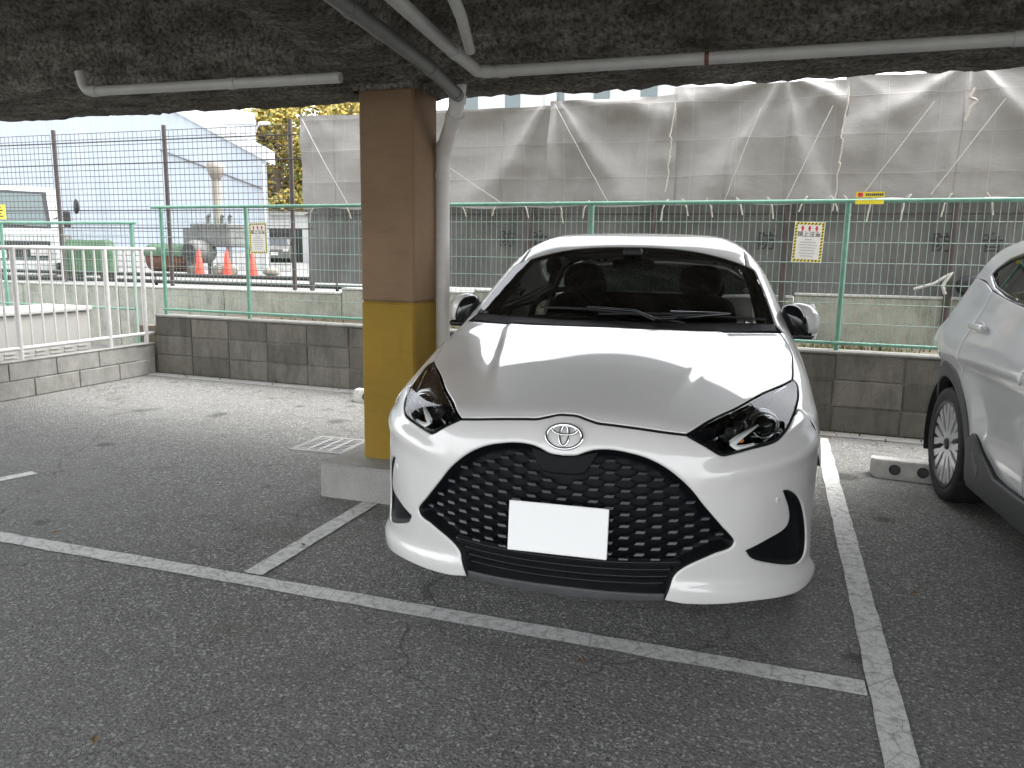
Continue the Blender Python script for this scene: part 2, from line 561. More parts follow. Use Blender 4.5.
# --- slab, edge beam and cross beam with sprayed rock wool: one lumpy skin swept along X
def lump(p, a=1.0):
    x, y, z = p
    n = 0.012*fbm(x, y, z, 2.3, 3)+0.014*fbm(x*.6, y, z, 9, 3)+0.014*nz(x*.7, y, z, 24)
    return n*a
def rough_sweep(name, prof, x0, x1, dx, amp=1.0):
    """prof: list of (y,z) outline; refined to about 3 cm and pushed along its own normal"""
    pts = []
    for (a, b) in zip(prof[:-1], prof[1:]):
        L = math.dist(a, b)
        k = max(1, int(L/0.035)) if L < 2.2 else max(1, int(L/0.14))
        pts += [(a[0]+(b[0]-a[0])*i/k, a[1]+(b[1]-a[1])*i/k) for i in range(k)]
    pts.append(prof[-1])
    nrm = []
    for i in range(len(pts)):
        a, b = pts[max(0, i-1)], pts[min(len(pts)-1, i+1)]
        d = Vector((b[0]-a[0], b[1]-a[1])).normalized()
        nrm.append((d.y, -d.x))
    nx = int((x1-x0)/dx)
    m = MB()
    vs, fs = [], []
    for i in range(nx+1):
        x = x0+(x1-x0)*i/nx
        for (y, z), n in zip(pts, nrm):
            l = lump((x, y, z), amp)
            vs.append((x, y+n[0]*l, z+n[1]*l))
    k = len(pts)
    for i in range(nx):
        for j in range(k-1):
            fs.append((i*k+j, i*k+j+1, (i+1)*k+j+1, (i+1)*k+j))
    m.add(vs, fs, True)
    return m.build(name, 'rock_wool', fix=False)
CEIL_BACK = -2.0
tag(rough_sweep('ceiling_beam', [(3.30, 2.78), (3.48, 2.76), (3.60, 2.66), (3.62, 2.40), (3.66, 2.30), (3.76, 2.27),
                                 (4.34, 2.27), (4.43, 2.29), (4.46, 2.36), (4.46, 3.3)], -7.6, 9.0, 0.04), kind='structure')
tag(rough_sweep('ceiling', [(CEIL_BACK, 3.3), (CEIL_BACK, 2.75), (3.5, 2.75)], -7.6, 9.0, 0.12), kind='structure')
tag(MB().box(-7.6, 9.0, CEIL_BACK, 4.44, 2.95, 9.0).build('upper_floor', 'render_white'), kind='structure')
tag(MB().box(-7.6, 9.0, 4.50, 5.70, 2.56, 2.74, 0.01).build('unseen_overhang', 'rock_wool'), kind='structure')  # unseen overhang, added to darken bonnet and windscreen reflections and the ground behind
# cross beam over the pillar, running towards the lane, with a haunch on the pillar head
def cross_beam(xc, name='ceiling_cross_beam'):
    m = MB()
    def fn(u, v):
        y = CEIL_BACK+0.1+(3.60-CEIL_BACK)*u
        h = [(-0.30, 2.78), (-0.25, 2.62), (-0.23, 2.46), (-0.17, 2.37), (0.0, 2.345), (0.17, 2.37), (0.23, 2.46), (0.25, 2.62), (0.30, 2.78)]
        t = v*(len(h)-1); i = min(int(t), len(h)-2); f = t-i
        x = h[i][0]+(h[i+1][0]-h[i][0])*f; z = h[i][1]+(h[i+1][1]-h[i][1])*f
        flare = max(0, (y-2.9)/0.8)
        x *= 1+0.35*flare**2
        z -= 0.07*flare**2*(1 if z < 2.6 else 0)
        l = lump((x+xc, y, z), 0.9)
        return (xc+x+l*(1 if x > 0 else -1)*0.7, y, z-l*0.8)
    m.grid(fn, 130, 40)
    return tag(m.build(name, 'rock_wool', fix=False), kind='structure')
cross_beam(-2.04)
cross_beam(3.0)

# --- pillar
pil = thing('concrete_pillar', 'square pillar painted brown above and ochre yellow below on a concrete footing', 'pillar', (-2.045, 4.05, 0))
MB().box(-0.165, 0.165, -0.155, 0.155, 1.105, 2.30, 0.012).build('upper_shaft', 'paint_brown', pil)
MB().box(-0.166, 0.166, -0.156, 0.156, 0.185, 1.105, 0.012).build('lower_shaft', 'paint_ochre', pil)
MB().box(-0.335, 0.335, -0.36, 0.34, -0.05, 0.195, 0.012).build('footing', 'concrete', pil)
ph = MB()
def phf(u, v):
    a = 2*math.pi*u
    r = 0.20+0.17*v**2
    c, s = math.cos(a), math.sin(a)
    q = max(abs(c), abs(s))
    x, y, z = c/q*r*0.95, s/q*r*0.9, 2.235+0.12*v
    l = lump((x-2, y+4, z), 0.9)
    return (x+c*l*.6, y+s*l*.6, z-abs(l)*.5)
ph.grid(phf, 60, 8).build('sprayed_head', 'rock_wool', pil, fix=False)

# --- drain pipes
def pipe(name, pts, r, mat, label, cat='pipe', bands=(), group=None, bandmat=None, parts=True):
    """a pipe (smooth elbows) with socket rings where 'bands' name (point index, fraction)"""
    P = [Vector(p) for p in pts]
    path = [P[0]]
    for i in range(1, len(P)-1):
        a, b, c = P[i-1], P[i], P[i+1]
        rr = min(0.10, (a-b).length*0.45, (c-b).length*0.45)
        s, e = b+(a-b).normalized()*rr, b+(c-b).normalized()*rr
        for k in range(6):
            t = k/5
            path.append((1-t)**2*s+2*t*(1-t)*b+t*t*e)
    path.append(P[-1])
    t = thing(name, label, cat, P[0], 0, group)
    MB().tube([p-P[0] for p in path], r, 18).build('pipe_run', mat, t)
    for (i, f) in bands:
        c = P[i]+(P[i+1]-P[i])*f
        d = (P[i+1]-P[i]).normalized()*0.022
        MB().tube([c-d-P[0], c+d-P[0]], r*1.13, 18).build('socket_ring', bandmat or mat, t)
    return t
pipe('drain_pipe', [(-1.852, 4.215, 0.05), (-1.852, 4.215, 1.95), (-1.70, 4.05, 2.13), (-1.66, 4.02, 2.36)], 0.043, 'pvc_pale',
     'grey downpipe with an elbow running down the side of the pillar', bands=[(0, 0.93), (1, 0.1), (1, 0.9), (2, 0.3)])
pipe('drain_pipe', [(-1.47, 2.0, 2.26), (-1.55, 3.35, 2.215), (-1.65, 3.96, 2.20)], 0.032, 'pvc_dark',
     'thick dark overhead pipe running to the downpipe above the pillar', bands=[(0, 0.45), (1, 0.1), (1, 0.9)])
pipe('drain_pipe', [(-1.27, 2.0, 2.27), (-1.36, 3.10, 2.235), (-1.37, 3.52, 2.215)], 0.028, 'pvc_grey',
     'pale overhead pipe slanting towards the wall beside the dark one', bands=[(1, 0.3)])
pipe('drain_pipe', [(-1.15, 2.55, 2.75), (-1.15, 2.66, 2.30), (-1.15, 2.78, 2.24), (-1.28, 3.2, 2.225)], 0.022, 'pvc_grey',
     'short thin pipe dropping from the ceiling above the pillar')
pr = pipe('drain_pipe', [(-1.37, 3.53, 2.215), (-1.30, 3.555, 2.215), (0.86, 3.60, 2.225), (0.92, 3.60, 2.34)], 0.026, 'pvc_grey',
     'long pale pipe hung along the beam over the white car', bands=[(0, 0.5), (1, 0.02), (1, 0.985)])
MB().tube([(1.022, 0.0449, 0.0044), (1.04, 0.0452, 0.0046)], 0.0300, 16).build('clamp_band', 'red_band', pr)
pipe('drain_pipe', [(-3.68, 3.46, 2.33), (-3.66, 3.47, 2.225), (-2.10, 3.535, 2.228)], 0.026, 'pvc_grey',
     'pale pipe hung along the beam over the empty stall', bands=[(1, 0.04), (1, 0.6)])

# --- back block wall (turned 2.3 degrees), blocks as pieces
WALL_A = R(-2.29)
def wall_pt(x, d=0, z=0):
    """point on the back wall: x along it, d metres behind its face"""
    return Vector((x*math.cos(WALL_A)-d*math.sin(WALL_A), 6.62+x*math.sin(WALL_A)+d*math.cos(WALL_A), z))
def block_mesh(name, w, h, d, mat, bev=0.007):
    m = MB().box(-w/2, w/2, 0, d, 0, h, bev)
    return m.mesh(name, mat)
bw = thing('block_wall', 'dark weathered concrete block wall behind the parked cars', 'wall', (0, 6.62, 0), WALL_A)
MB().box(-6.49, 6.0, 0.012, 0.15, -0.05, 0.632).build('mortar_core', 'block_dark', bw)
bms = [block_mesh('block', 0.492, 0.203, 0.04, 'block_dark'), block_mesh('block', 0.492, 0.196, 0.04, 'block_dark')]
for r in range(3):
    for i in range(25):
        x = -6.25+i*0.5
        b = put('block', bms[i % 2], bw, (x+random.uniform(-.002, .002), random.uniform(-.004, .004), 0.012+r*0.211))
        b.rotation_euler = (0, random.uniform(-.004, .004), random.uniform(-.004, .004))
MB().box(-6.49, 6.0, -0.01, 0.16, 0.638, 0.662, 0.006).build('coping', 'block_pale', bw)
MB().box(-6.5, 6.0, -0.16, -0.012, -0.02, 0.012, 0.005).build('gutter_edge', 'concrete', bw)

# --- left block wall
lw = thing('block_wall', 'low pale concrete block wall under the white railing', 'wall', (-6.50, 0, 0))
MB().box(-0.12, -0.012, -4.0, 6.86, -0.05, 0.335).build('mortar_core', 'block_pale', lw)
lbm = MB().box(-0.03, 0.0, -0.246, 0.246, 0, 0.163, 0.006).mesh('block', 'block_pale')
for r in range(2):
    for i in range(12):
        y = 6.60-i*0.5-(0.25 if r else 0)
        if y < 0.5: continue
        b = put('block', lbm, lw, (random.uniform(-.003, .003), y, 0.004+r*0.170))
MB().box(-0.125, 0.006, -4.0, 6.86, 0.337, 0.352, 0.005).build('coping', 'block_pale', lw)

# --- white railing on it
wr = thing('white_railing', 'white painted steel railing of upright bars on the low wall', 'railing', (-6.54, 0, 0))
MB().tube([(0, -4, 1.365), (0, 6.98, 1.375)], 0.019, 10).build('top_rail', 'galv_white', wr)
MB().tube([(0, -4, 0.455), (0, 7.0, 0.455)], 0.019, 10).build('bottom_rail', 'galv_white', wr)
barm = MB().tube([(0, 0, 0.46), (0, 0, 1.365)], 0.010, 8).mesh('bar', 'galv_white')
postm = MB().tube([(0, 0, 0.34), (0, 0, 1.375)], 0.024, 10).mesh('post', 'galv_white')
y = 6.93
k = 0
while y > 2.2:
    if k % 8 == 5: put('post', postm, wr, (0, y, 0))
    else: put('bar', barm, wr, (0, y, 0))
    y -= 0.128
    k += 1
put('post', postm, wr, (0.004, 6.78, 0))

# --- green mesh fence on the back wall
def wire_panel(name, parent, x0, x1, z0, z1, dx, dz, r, mat, loc=(0, 0, 0), bead=()):
    m = MB()
    n = max(1, round((x1-x0)/dx))
    for i in range(n+1):
        x = x0+(x1-x0)*i/n
        m.tube([(x, 0, z0), (x, 0, z1)], r, 4, False)
    k = max(1, round((z1-z0)/dz))
    for j in range(k+1):
        z = z0+(z1-z0)*j/k
        yy = 0.012 if j in bead else 0.003
        m.tube([(x0, yy, z), (x1, yy, z)], r*1.25, 4, False)
    return tag(m.build(name, mat, parent, loc, fix=False), kind='stuff')
def mesh_fence(label, posts, z0, z1, loc, rz, rail='fence_green', wire='wire_green', dx=0.05, dz=0.15, r=0.0023, pr_=0.021, rr=0.017, zb=None):
    t = thing('mesh_fence', label, 'fence', loc, rz)
    MB().tube([(posts[0]-0.1, 0, z1), (posts[-1]+0.1, 0, z1)], rr, 10).build('top_rail', rail, t)
    MB().tube([(posts[0], 0, z0+0.03), (posts[-1], 0, z0+0.03)], rr*0.8, 8).build('bottom_rail', rail, t)
    pm = MB().tube([(0, 0, (zb if zb is not None else z0)-0.06), (0, 0, z1+0.01)], pr_, 10).mesh('post', rail)
    for p in posts: put('post', pm, t, (p, 0.03, 0))
    for a, b in zip(posts[:-1], posts[1:]):
        wire_panel('wire_mesh', t, a+0.02, b-0.02, z0+0.03, z1, dx, dz, r, wire, (0, -0.012, 0))
    return t
mesh_fence('green welded mesh fence on top of the dark block wall', [-6.42, -5.28, -3.42, -1.56, 0.50, 2.5, 4.5], 0.69, 1.825, tuple(wall_pt(0, 0.06)), WALL_A)
mesh_fence('shorter green mesh fence behind the white railing', [-11.6, -9.5, -7.38], 0.62, 1.68, (0, 7.5, 0), 0, zb=0.0)

# --- kerb wall and tall brown fence behind it
cw = thing('kerb_wall', 'mossy concrete kerb wall between the green fence and the building site', 'wall', (0, 8.66, 0))
def kerb_piece(i, x0, x1, top):
    MB().box(x0+0.004, x1-0.004, 0, 0.15, -0.05, top, 0.008).build('wall_panel', 'curb_concrete', cw)
xx = -16.0
i = 0
while xx < 6:
    kerb_piece(i, xx, xx+1.8, 0.84 if xx < -5.2 else 0.90+0.018*(xx+5.2))
    MB().box(xx+0.004, xx+1.796, -0.01, 0.16, (0.84 if xx < -5.2 else 0.90+0.018*(xx+5.2))+0.002, (0.84 if xx < -5.2 else 0.90+0.018*(xx+5.2))+0.03, 0.006).build('coping', 'concrete_pale', cw)
    xx += 1.8
    i += 1
mesh = thing('brown_fence', 'tall dark brown mesh fence round the building site', 'fence', (0, 8.76, 0))
bposts = [-15.5, -13.55, -11.6, -9.88, -7.93, -5.95, -4.0]
pm = MB().tube([(0, 0, 0.7), (0, 0, 3.02)], 0.030, 10).mesh('post', 'fence_brown')
for p in bposts: put('post', pm, mesh, (p, 0.0, 0))
for z in (2.83, 2.53, 1.90, 1.66):
    MB().tube([(-15.4, -0.03, z), (-3.95, -0.03, z)], 0.009, 6).build('rail', 'fence_brown', mesh)
for a, b in zip(bposts[:-2], bposts[1:-1]):
    wire_panel('wire_mesh', mesh, a+0.03, b-0.03, 0.95, 2.95, 0.078, 0.085, 0.0036, 'fence_brown', (0, -0.035, 0))
# two black service pipes lying along the kerb
for z, lab in ((1.00, 'upper'), (0.90, 'lower')):
    t = thing('site_pipe', f'{lab} of the two long black pipes along the kerb of the site', 'pipe', (0, 9.35, 0))
    MB().tube([(-16, 0, z), (-4.6, 0, z)], 0.03, 10).build('pipe_run', 'black_metal', t)
    for x in (-15, -11.9, -8.8, -5.7):
        MB().box(x-0.02, x+0.02, 0.032, 0.05, 0.68, z+0.02).build('bracket', 'steel', t)

# ================================================================== THE HOARDING: soundproof sheets below, tarpaulins above
ties = []
def tarp(label, x0, x1, z0, z1, knots, seed, ytop=0.0):
    """hanging sheet whose folds fan out from the knots it hangs by"""
    t = thing('tarpaulin', label, 'tarpaulin', ((x0+x1)/2, 8.60, z0), 0, 'grey tarpaulins over the hoarding')
    cx = (x0+x1)/2
    W_, H_ = x1-x0, z1-z0
    nu, nv = max(20, int(W_/0.021)), int(H_/0.021)
    def fn(u, v):
        x, z = x0+W_*u, z0+H_*v
        y = 0.0
        for (kx, kz, amp, nf) in knots:
            dx, dz = x-kx, kz-z
            r = math.hypot(dx, dz)+1e-5
            th = math.atan2(dx, dz+0.05)
            wob = th+0.10*nz(x*2.2, z*2.2, seed)
            y -= amp*r*math.exp(-r*1.15)*(0.5+0.5*math.cos(nf*wob+2*seed))**2*1.15
            y -= 0.018*math.exp(-(r*4.0)**2)
        y += 0.035*fbm(x, z, seed, 0.9, 3)+0.012*abs(nz(x*1.6, z*2.6, seed*1.7))+0.008*abs(nz(x*4.5+z*3, z*5-x*2, seed))
        y -= 0.007*(1-abs(math.sin(math.pi*(x+0.02*nz(z*3, x, 1))/0.43)))**8+0.006*(1-abs(math.sin(math.pi*(z+0.02*nz(x*2, z, 5))/0.37)))**8
        y += 0.012*math.sin(6*math.pi*v)*nz(x*0.8, v*3, seed)
        zz = z
        if v > 0.93:          # top hem sags between the knots
            dk = min(abs(x-k[0]) for k in knots) if knots else 1
            zz -= 0.03*min(1, dk)*(v-0.93)/0.07
        if v < 0.04: zz += 0.012*math.sin(x*7+seed)
        return (x-cx, y+ytop*v, zz-z0)
    m = MB().grid(fn, nu, nv)
    m.build('sheet', 'tarp', t, fix=False)
    # hem seams: thin welded strips
    for f in (0.34, 0.68):
        def sf(u, v, f=f):
            p = fn(f+(v-0.5)*0.012/W_*2, u)
            return (p[0], p[1]-0.004, p[2])
        MB().grid(sf, nv, 1).build('welded_seam', 'tarp', t, fix=False)
    return t
tarp('leftmost grey tarpaulin, beside the yellow trees', -5.68, -4.3, 1.90, 3.02, [(-5.5, 3.0, .10, 5), (-4.45, 3.0, .10, 4)], 1.3)
tarp('grey tarpaulin right behind the pillar and its downpipe', -4.34, -2.42, 1.90, 3.00, [(-4.1, 3.0, .12, 5), (-2.45, 3.05, .30, 7)], 2.1, -0.02)
tarp('grey tarpaulin with deep fan folds over the white car roof', -2.46, -1.08, 1.91, 3.04, [(-2.40, 3.02, .32, 8), (-1.12, 3.1, .16, 6)], 3.7, -0.03)
tarp('grey tarpaulin with broad swags between two rope seams', -1.12, 0.57, 1.93, 3.12, [(-1.05, 3.1, .10, 5), (-0.05, 3.15, .30, 8), (0.5, 3.1, .15, 5)], 5.2)
tarp('rightmost grey tarpaulin, over the silver car', 0.53, 3.6, 1.97, 3.16, [(0.6, 3.1, .12, 5), (1.62, 3.2, .28, 8), (3.0, 3.2, .2, 6)], 6.9, 0.02)

def soundsheet(label, x0, x1, word_x=None, seed=0):
    t = thing('soundproof_sheet', label, 'sheet', ((x0+x1)/2, 8.70+0.006*seed, 0.98), 0, 'grey soundproof sheets of the hoarding')
    cx = (x0+x1)/2
    W_ = x1-x0
    def fn(u, v):
        x, z = x0+W_*u, 0.98+1.0*v
        y = 0.06*nz(x*2.6, z*0.7, seed)+0.03*nz(x*7, z*1.2, seed)+0.012*math.cos(u*2*math.pi)
        return (x-cx, y, z-0.98)
    MB().grid(fn, max(10, int(W_/0.05)), 20).build('sheet', 'sound_sheet', t, fix=False)
    MB().box(x0-cx+.01, x1-cx-.01, -0.07, -0.055, 0.845, 0.862).build('hem_rail', 'fence_brown', t)
    if word_x is not None:
        for ch, wx in word_x:
            put('lettering', text_mesh(ch, 0.20, 'letter_dark', bold=0.0022), t, (wx-cx, -0.085, 0.565), (math.pi/2, 0, 0))
    return t
soundsheet('soundproof sheet behind the pillar', -5.70, -4.10, None, 1)
soundsheet('lettered soundproof sheet between the pillar and the car roof', -4.16, -2.68, [('防', -2.97)], 2)
soundsheet('soundproof sheet lowest behind the white car roof', -2.76, -1.27, [('音', -2.58)], 3)
soundsheet('soundproof sheet behind the right of the car roof', -1.35, 0.12, [('防', -0.11)], 4)
soundsheet('soundproof sheet behind the striped notice', 0.04, 1.68, None, 5)
soundsheet('lettered soundproof sheet above the silver car', 1.58, 3.4, [('音', 1.96)], 6)
put('lettering', text_mesh('防', 0.20, 'letter_dark', bold=0.0022), bpy.data.objects['soundproof_sheet.004'], (1.53-0.86, -0.085, 0.565), (math.pi/2, 0, 0))
for x, lab in ((-5.70, 'at the end of the hoarding'), (-4.14, 'behind the pillar'), (-2.72, 'left of the car roof'), (-1.31, 'behind the car roof'), (0.08, 'beside the striped notice'), (1.62, 'by the lettering above the silver car')):
    tag(MB().tube([(0, 0, 0.6), (0, 0, 2.02), (0.01, 0.02, 3.0)], 0.034, 8).build('hoarding_post', 'fence_brown', None, (x, 8.64 if x > -5.6 else 8.78, 0)),
        f'dark steel hoarding post {lab}', 'post', 'hoarding posts')

# ropes
def rope(pts, r=0.006, mat='rope', label='', group=None):
    P = [Vector(p) for p in pts]
    q = []
    for a, b in zip(P[:-1], P[1:]):
        for k in range(4): q.append(a+(b-a)*(k/4)+Vector((nz(a.x*9+k, a.z*7, k)*.006, 0, nz(a.z*9, k, 3)*.006)))
    q.append(P[-1])
    o = P[0]
    return tag(MB().tube([p-o for p in q], r, 6).build('rope', mat, None, tuple(o)), label, 'rope', group)
for (xa, za, xb, zb, lab) in ((-5.55, 2.95, -4.95, 1.95, 'thin rope slanting down the leftmost tarpaulin'),
                              (-3.62, 2.35, -2.95, 1.93, 'thin rope slanting across the tarpaulin by the downpipe'),
                              (-2.38, 2.98, -1.75, 1.93, 'thin rope slanting from the deep fan folds'),
                              (-0.25, 2.85, -0.55, 1.95, 'thin rope left of the swags behind the car roof'),
                              (0.42, 2.85, 0.05, 1.95, 'thin rope slanting towards the striped notice'),
                              (1.30, 2.85, 0.75, 2.0, 'thin rope slanting down to the yellow label'),
                              (1.88, 2.85, 1.35, 2.0, 'thin rope slanting on the rightmost tarpaulin')):
    rope([(xa, 8.42, za), ((xa+xb)/2, 8.40, (za+zb)/2), (xb, 8.43, zb)], 0.0045, 'rope_white', lab)
for (x, z0, z1, lab) in ((-1.10, 2.05, 2.95, 'knotted rope hanging down the seam behind the car roof'),
                         (0.55, 1.85, 2.98, 'knotted rope hanging down the seam above the fence post')):
    P = [(x+0.008*math.sin(k*1.7)-0.05*k/10, 8.44+0.01*math.cos(k*2.3), z1+(z0-z1)*k/10) for k in range(11)]
    P.insert(4, (x-0.035, 8.43, P[4][2]+0.02)); P.insert(8, (x-0.02, 8.43, P[7][2]+.01))
    rope(P, 0.0075, 'rope', lab)
rope([(1.62, 8.42, 2.95), (1.585, 8.41, 2.87), (1.65, 8.41, 2.84), (1.60, 8.41, 2.78), (1.57, 8.42, 2.66)], 0.012, 'rope', 'knot of rope high on the rightmost tarpaulin')
k = 0
ORD = 'first second third fourth fifth sixth seventh eighth ninth tenth eleventh twelfth thirteenth fourteenth fifteenth sixteenth seventeenth eighteenth nineteenth twentieth last'.split()
for x in (-5.45, -4.95, -3.85, -3.45, -3.05, -2.7, -2.3, -2.0, -1.15, -0.95, -0.7, -0.4, -0.1, 0.22, 0.5, 0.62, 0.85, 1.15, 1.5, 1.85, 2.15):
    k += 1
    z = 1.97+0.012*x
    s = random.choice((-1, 1))
    L = random.uniform(0.12, 0.24)
    rope([(x, 8.50, z), (x+0.03*s, 8.44, z+0.02), (x-0.02*s, 8.43, z-0.06), (x-0.04*s, 8.44, z-L)], 0.008, 'rope' if k % 3 else 'rope_white',
         f'{ORD[k-1]} short rope end from the left along the lower tarpaulin hem', 'rope ends along the tarpaulin hem')
rope([(1.30, 8.55, 1.10), (1.48, 8.54, 1.16), (1.62, 8.53, 1.27), (1.55, 8.53, 1.14), (1.58, 8.54, 1.06)], 0.016, 'rope_white', 'white rope coil on the kerb wall behind the silver car')

def cloth_lump(name, c, sx, sy, sz, mat, label, cat, seed):
    m = MB()
    def fn(u, v):
        a, b = 2*math.pi*u, math.pi*(v-0.5)
        r = 1+0.22*nz(math.cos(a)*1.5, math.sin(a)*1.5+seed, b*1.5)
        return (sx*r*math.cos(a)*math.cos(b), sy*r*math.sin(a)*math.cos(b), sz*r*math.sin(b)+sz*0.9)
    return tag(m.grid(fn, 18, 10).build(name, mat, None, c, fix=False), label, cat)
cloth_lump('rag', (1.85, 8.58, 1.02), 0.16, 0.06, 0.12, 'black_metal', 'dark rag on the kerb wall beside the white rope coil', 'rag', 3)
cloth_lump('sandbag', (0.36, 8.50, 0.53), 0.10, 0.08, 0.20, 'rope_white', 'white bag standing behind the green fence by the car mirror', 'bag', 8)
cloth_lump('work_glove', (-9.45, 8.66, 1.86), 0.045, 0.03, 0.10, 'black_metal', 'dark glove hung on the rail of the brown fence', 'glove', 5)
# weeds on the planting strip: tufts of blades (nobody could count them)
def weeds(name, spots, mat, label):
    m = MB()
    for (x, y, z, n, h) in spots:
        for _ in range(n):
            bx, by = x+random.gauss(0, .10), y+random.gauss(0, .06)
            hh = h*random.uniform(.5, 1.2)
            a = random.uniform(0, 6.28)
            dx, dy = math.cos(a)*hh*.4, math.sin(a)*hh*.4
            wx, wy = -math.sin(a)*.008, math.cos(a)*.008
            m.add([(bx-wx, by-wy, z), (bx+wx, by+wy, z), (bx+dx*.5+wx, by+dy*.5+wy, z+hh*.7), (bx+dx, by+dy, z+hh)], [(0, 1, 2, 3)])
    return tag(m.build(name, mat, fix=False), label, 'weeds', kind='stuff')
sp = [(random.uniform(-6, 3.5), random.uniform(7.0, 8.5), 0.53, 8, random.uniform(.02, .06)) for _ in range(110)]
sp += [(random.uniform(0.4, 1.2), random.uniform(7.2, 8.4), 0.53, 12, random.uniform(.04, .10)) for _ in range(30)]
weeds('weeds', sp[::2], 'weed', 'green weeds on the strip behind the block wall')
weeds('dry_grass', sp[1::2], 'weed_dry', 'dry grass on the strip behind the block wall')
weeds('weeds', [wall_pt(random.uniform(-6.3, 2.5), -0.03-random.random()*.03).to_tuple()[:2]+(0.0, 5, random.uniform(.02, .05)) for _ in range(60)], 'weed', 'tiny weeds along the foot of the block wall')
# fallen leaves
ml = MB()
for _ in range(220):
    x, y = random.uniform(-6.3, 2.5), random.uniform(0.8, 6.3)
    if random.random() < .7: y = 6.3+random.gauss(0, .12)
    if y > 6.42: y = 6.42
    a = random.uniform(0, 6.28); L = random.uniform(.008, .022)
    c, s = math.cos(a)*L, math.sin(a)*L
    z = 0.006
    ml.add([(x-c, y-s, z), (x-s*.5, y+c*.5, z+.006), (x+c, y+s, z+.002), (x+s*.5, y-c*.5, z+.004)], [(0, 1, 2, 3)])
tag(ml.build('leaves', 'dead_leaf', fix=False), 'dead leaves scattered on the asphalt', 'leaves', kind='stuff')

# ================================================================== SIGNS
def overhead_notice(label, loc, rz, lean=0):
    w, h = 0.225, 0.315
    t = thing('notice', label, 'sign', loc, rz)
    t.rotation_euler = (0, lean, rz)
    MB().box(-w/2, w/2, 0, 0.004, 0, h).build('board', 'sign_white', t)
    st = MB(); bk = MB()
    b = 0.016
    for (x0, x1, z0, z1) in ((-w/2+.006, w/2-.006, .006, .006+b), (-w/2+.006, w/2-.006, h-.006-b, h-.006), (-w/2+.006, -w/2+.006+b, .006+b, h-.006-b), (w/2-.006-b, w/2-.006, .006+b, h-.006-b)):
        st.box(x0, x1, -0.0012, -0.0002, z0, z1)
        hor = (x1-x0) > (z1-z0)
        L = (x1-x0) if hor else (z1-z0)
        n = int(L/0.024)
        for i in range(n):
            p = L*(i+.25)/n; q = L*(i+.72)/n; d = b*0.6
            if hor: v = [(x0+p, z0), (min(x0+q, x1), z0), (min(x0+q+d, x1), z1), (min(x0+p+d, x1), z1)]
            else: v = [(x0, z0+p), (x1, min(z0+p+d, z1)), (x1, min(z0+q+d, z1)), (x0, min(z0+q, z1))]
            bk.add([(a[0], -0.0016, a[1]) for a in v], [(0, 1, 2, 3)])
    st.build('border', 'sign_yellow', t)
    bk.build('border_stripes', 'sign_black', t, fix=False)
    for x in (-0.052, 0, 0.052):
        MB().prism([(x-.003, h-.030), (x+.003, h-.030), (x+.012, h-.052), (x+.006, h-.058), (x+.006, h-.072), (x-.006, h-.072), (x-.006, h-.058), (x-.012, h-.052)], -0.0022, -0.0006).build('red_arrow', 'sign_red', t)
    put('heading', text_mesh('頭上注意', 0.044, 'sign_black', bold=0.0004), t, (0, -0.0018, h-.098), (math.pi/2, 0, 0))
    lines = MB()
    for k, wd in enumerate((.05, .12, .135, .12, .11, .12, .09)):
        z = h-.140-k*.0215
        x = -wd/2
        while x < wd/2:
            e = random.uniform(.005, .012)
            lines.box(x, min(wd/2, x+e), -0.0016, -0.0006, z, z+.006)
            x += e+.003
    lines.build('small_print', 'sign_grey', t)
    return t
p = wall_pt(0.222, 0.035)
overhead_notice('striped overhead notice on the mesh fence by the car mirror', (p.x, p.y, 1.352), WALL_A, R(2.0))
p = wall_pt(-5.085, 0.035)
overhead_notice('striped overhead notice on the mesh fence by the traffic cones', (p.x, p.y, 1.345), WALL_A, R(-1))
p = wall_pt(0.645, 0.035)
t = thing('warning_label', 'small yellow warning label on the top rail of the fence', 'label', (p.x, p.y, 1.80), WALL_A)
MB().box(-0.10, 0.10, 0, 0.004, 0, 0.030).build('lower_strip', 'sign_yellow', t)
MB().box(-0.10, 0.10, 0, 0.004, 0.050, 0.092).build('upper_strip', 'sign_yellow', t)
mm = MB()
for k in range(9):
    mm.box(-0.03+k*0.014, -0.02+k*0.014, -0.0015, -0.0004, 0.062, 0.080)
mm.build('dark_marks', 'sign_black', t)
MB().box(-0.085, -0.05, -0.0015, -0.0004, 0.056, 0.086).build('red_mark', 'sign_red', t)
t = thing('warning_label', 'yellow notice on the short green fence by the lorry', 'label', (-9.40, 7.44, 1.72), 0)
MB().box(-0.14, 0.11, 0, 0.005, 0, 0.18).build('board', 'sign_yellow', t)
mm = MB()
for k in range(4): mm.box(-0.10, 0.07-0.03*(k % 2), -0.0015, -0.0004, 0.03+k*0.035, 0.046+k*0.035)
mm.build('dark_marks', 'sign_black', t)

# ================================================================== THINGS ON THE GROUND
# drain grate
gr = thing('drain_grate', 'square slotted drain grate in the asphalt near the pillar', 'drain grate', (-2.955, 4.73, 0))
gr.rotation_euler = (0, 0, R(2))
MB().box(-0.20, 0.20, -0.20, 0.20, -0.04, 0.003).build('pit', 'black_metal', gr)
for (x0, x1, y0, y1) in ((-.205, .205, -.215, -.170), (-.205, .205, .170, .215), (-.205, -.165, -.170, .170), (.165, .205, -.170, .170)):
    MB().box(x0, x1, y0, y1, -0.02, 0.010, 0.002).build('rim', 'concrete', gr)
gm = MB().box(-0.163, 0.163, -0.0085, 0.0085, 0.0035, 0.009, 0.002).mesh('bar', 'steel')
for k in range(8): put('bar', gm, gr, (0, -0.145+k*0.0415, 0))
gm = MB().box(-0.011, 0.011, -0.168, 0.168, 0.0038, 0.0100, 0.002).mesh('cross_bar', 'steel')
for x in (-0.082, 0, 0.082): put('cross_bar', gm, gr, (x, 0, 0))

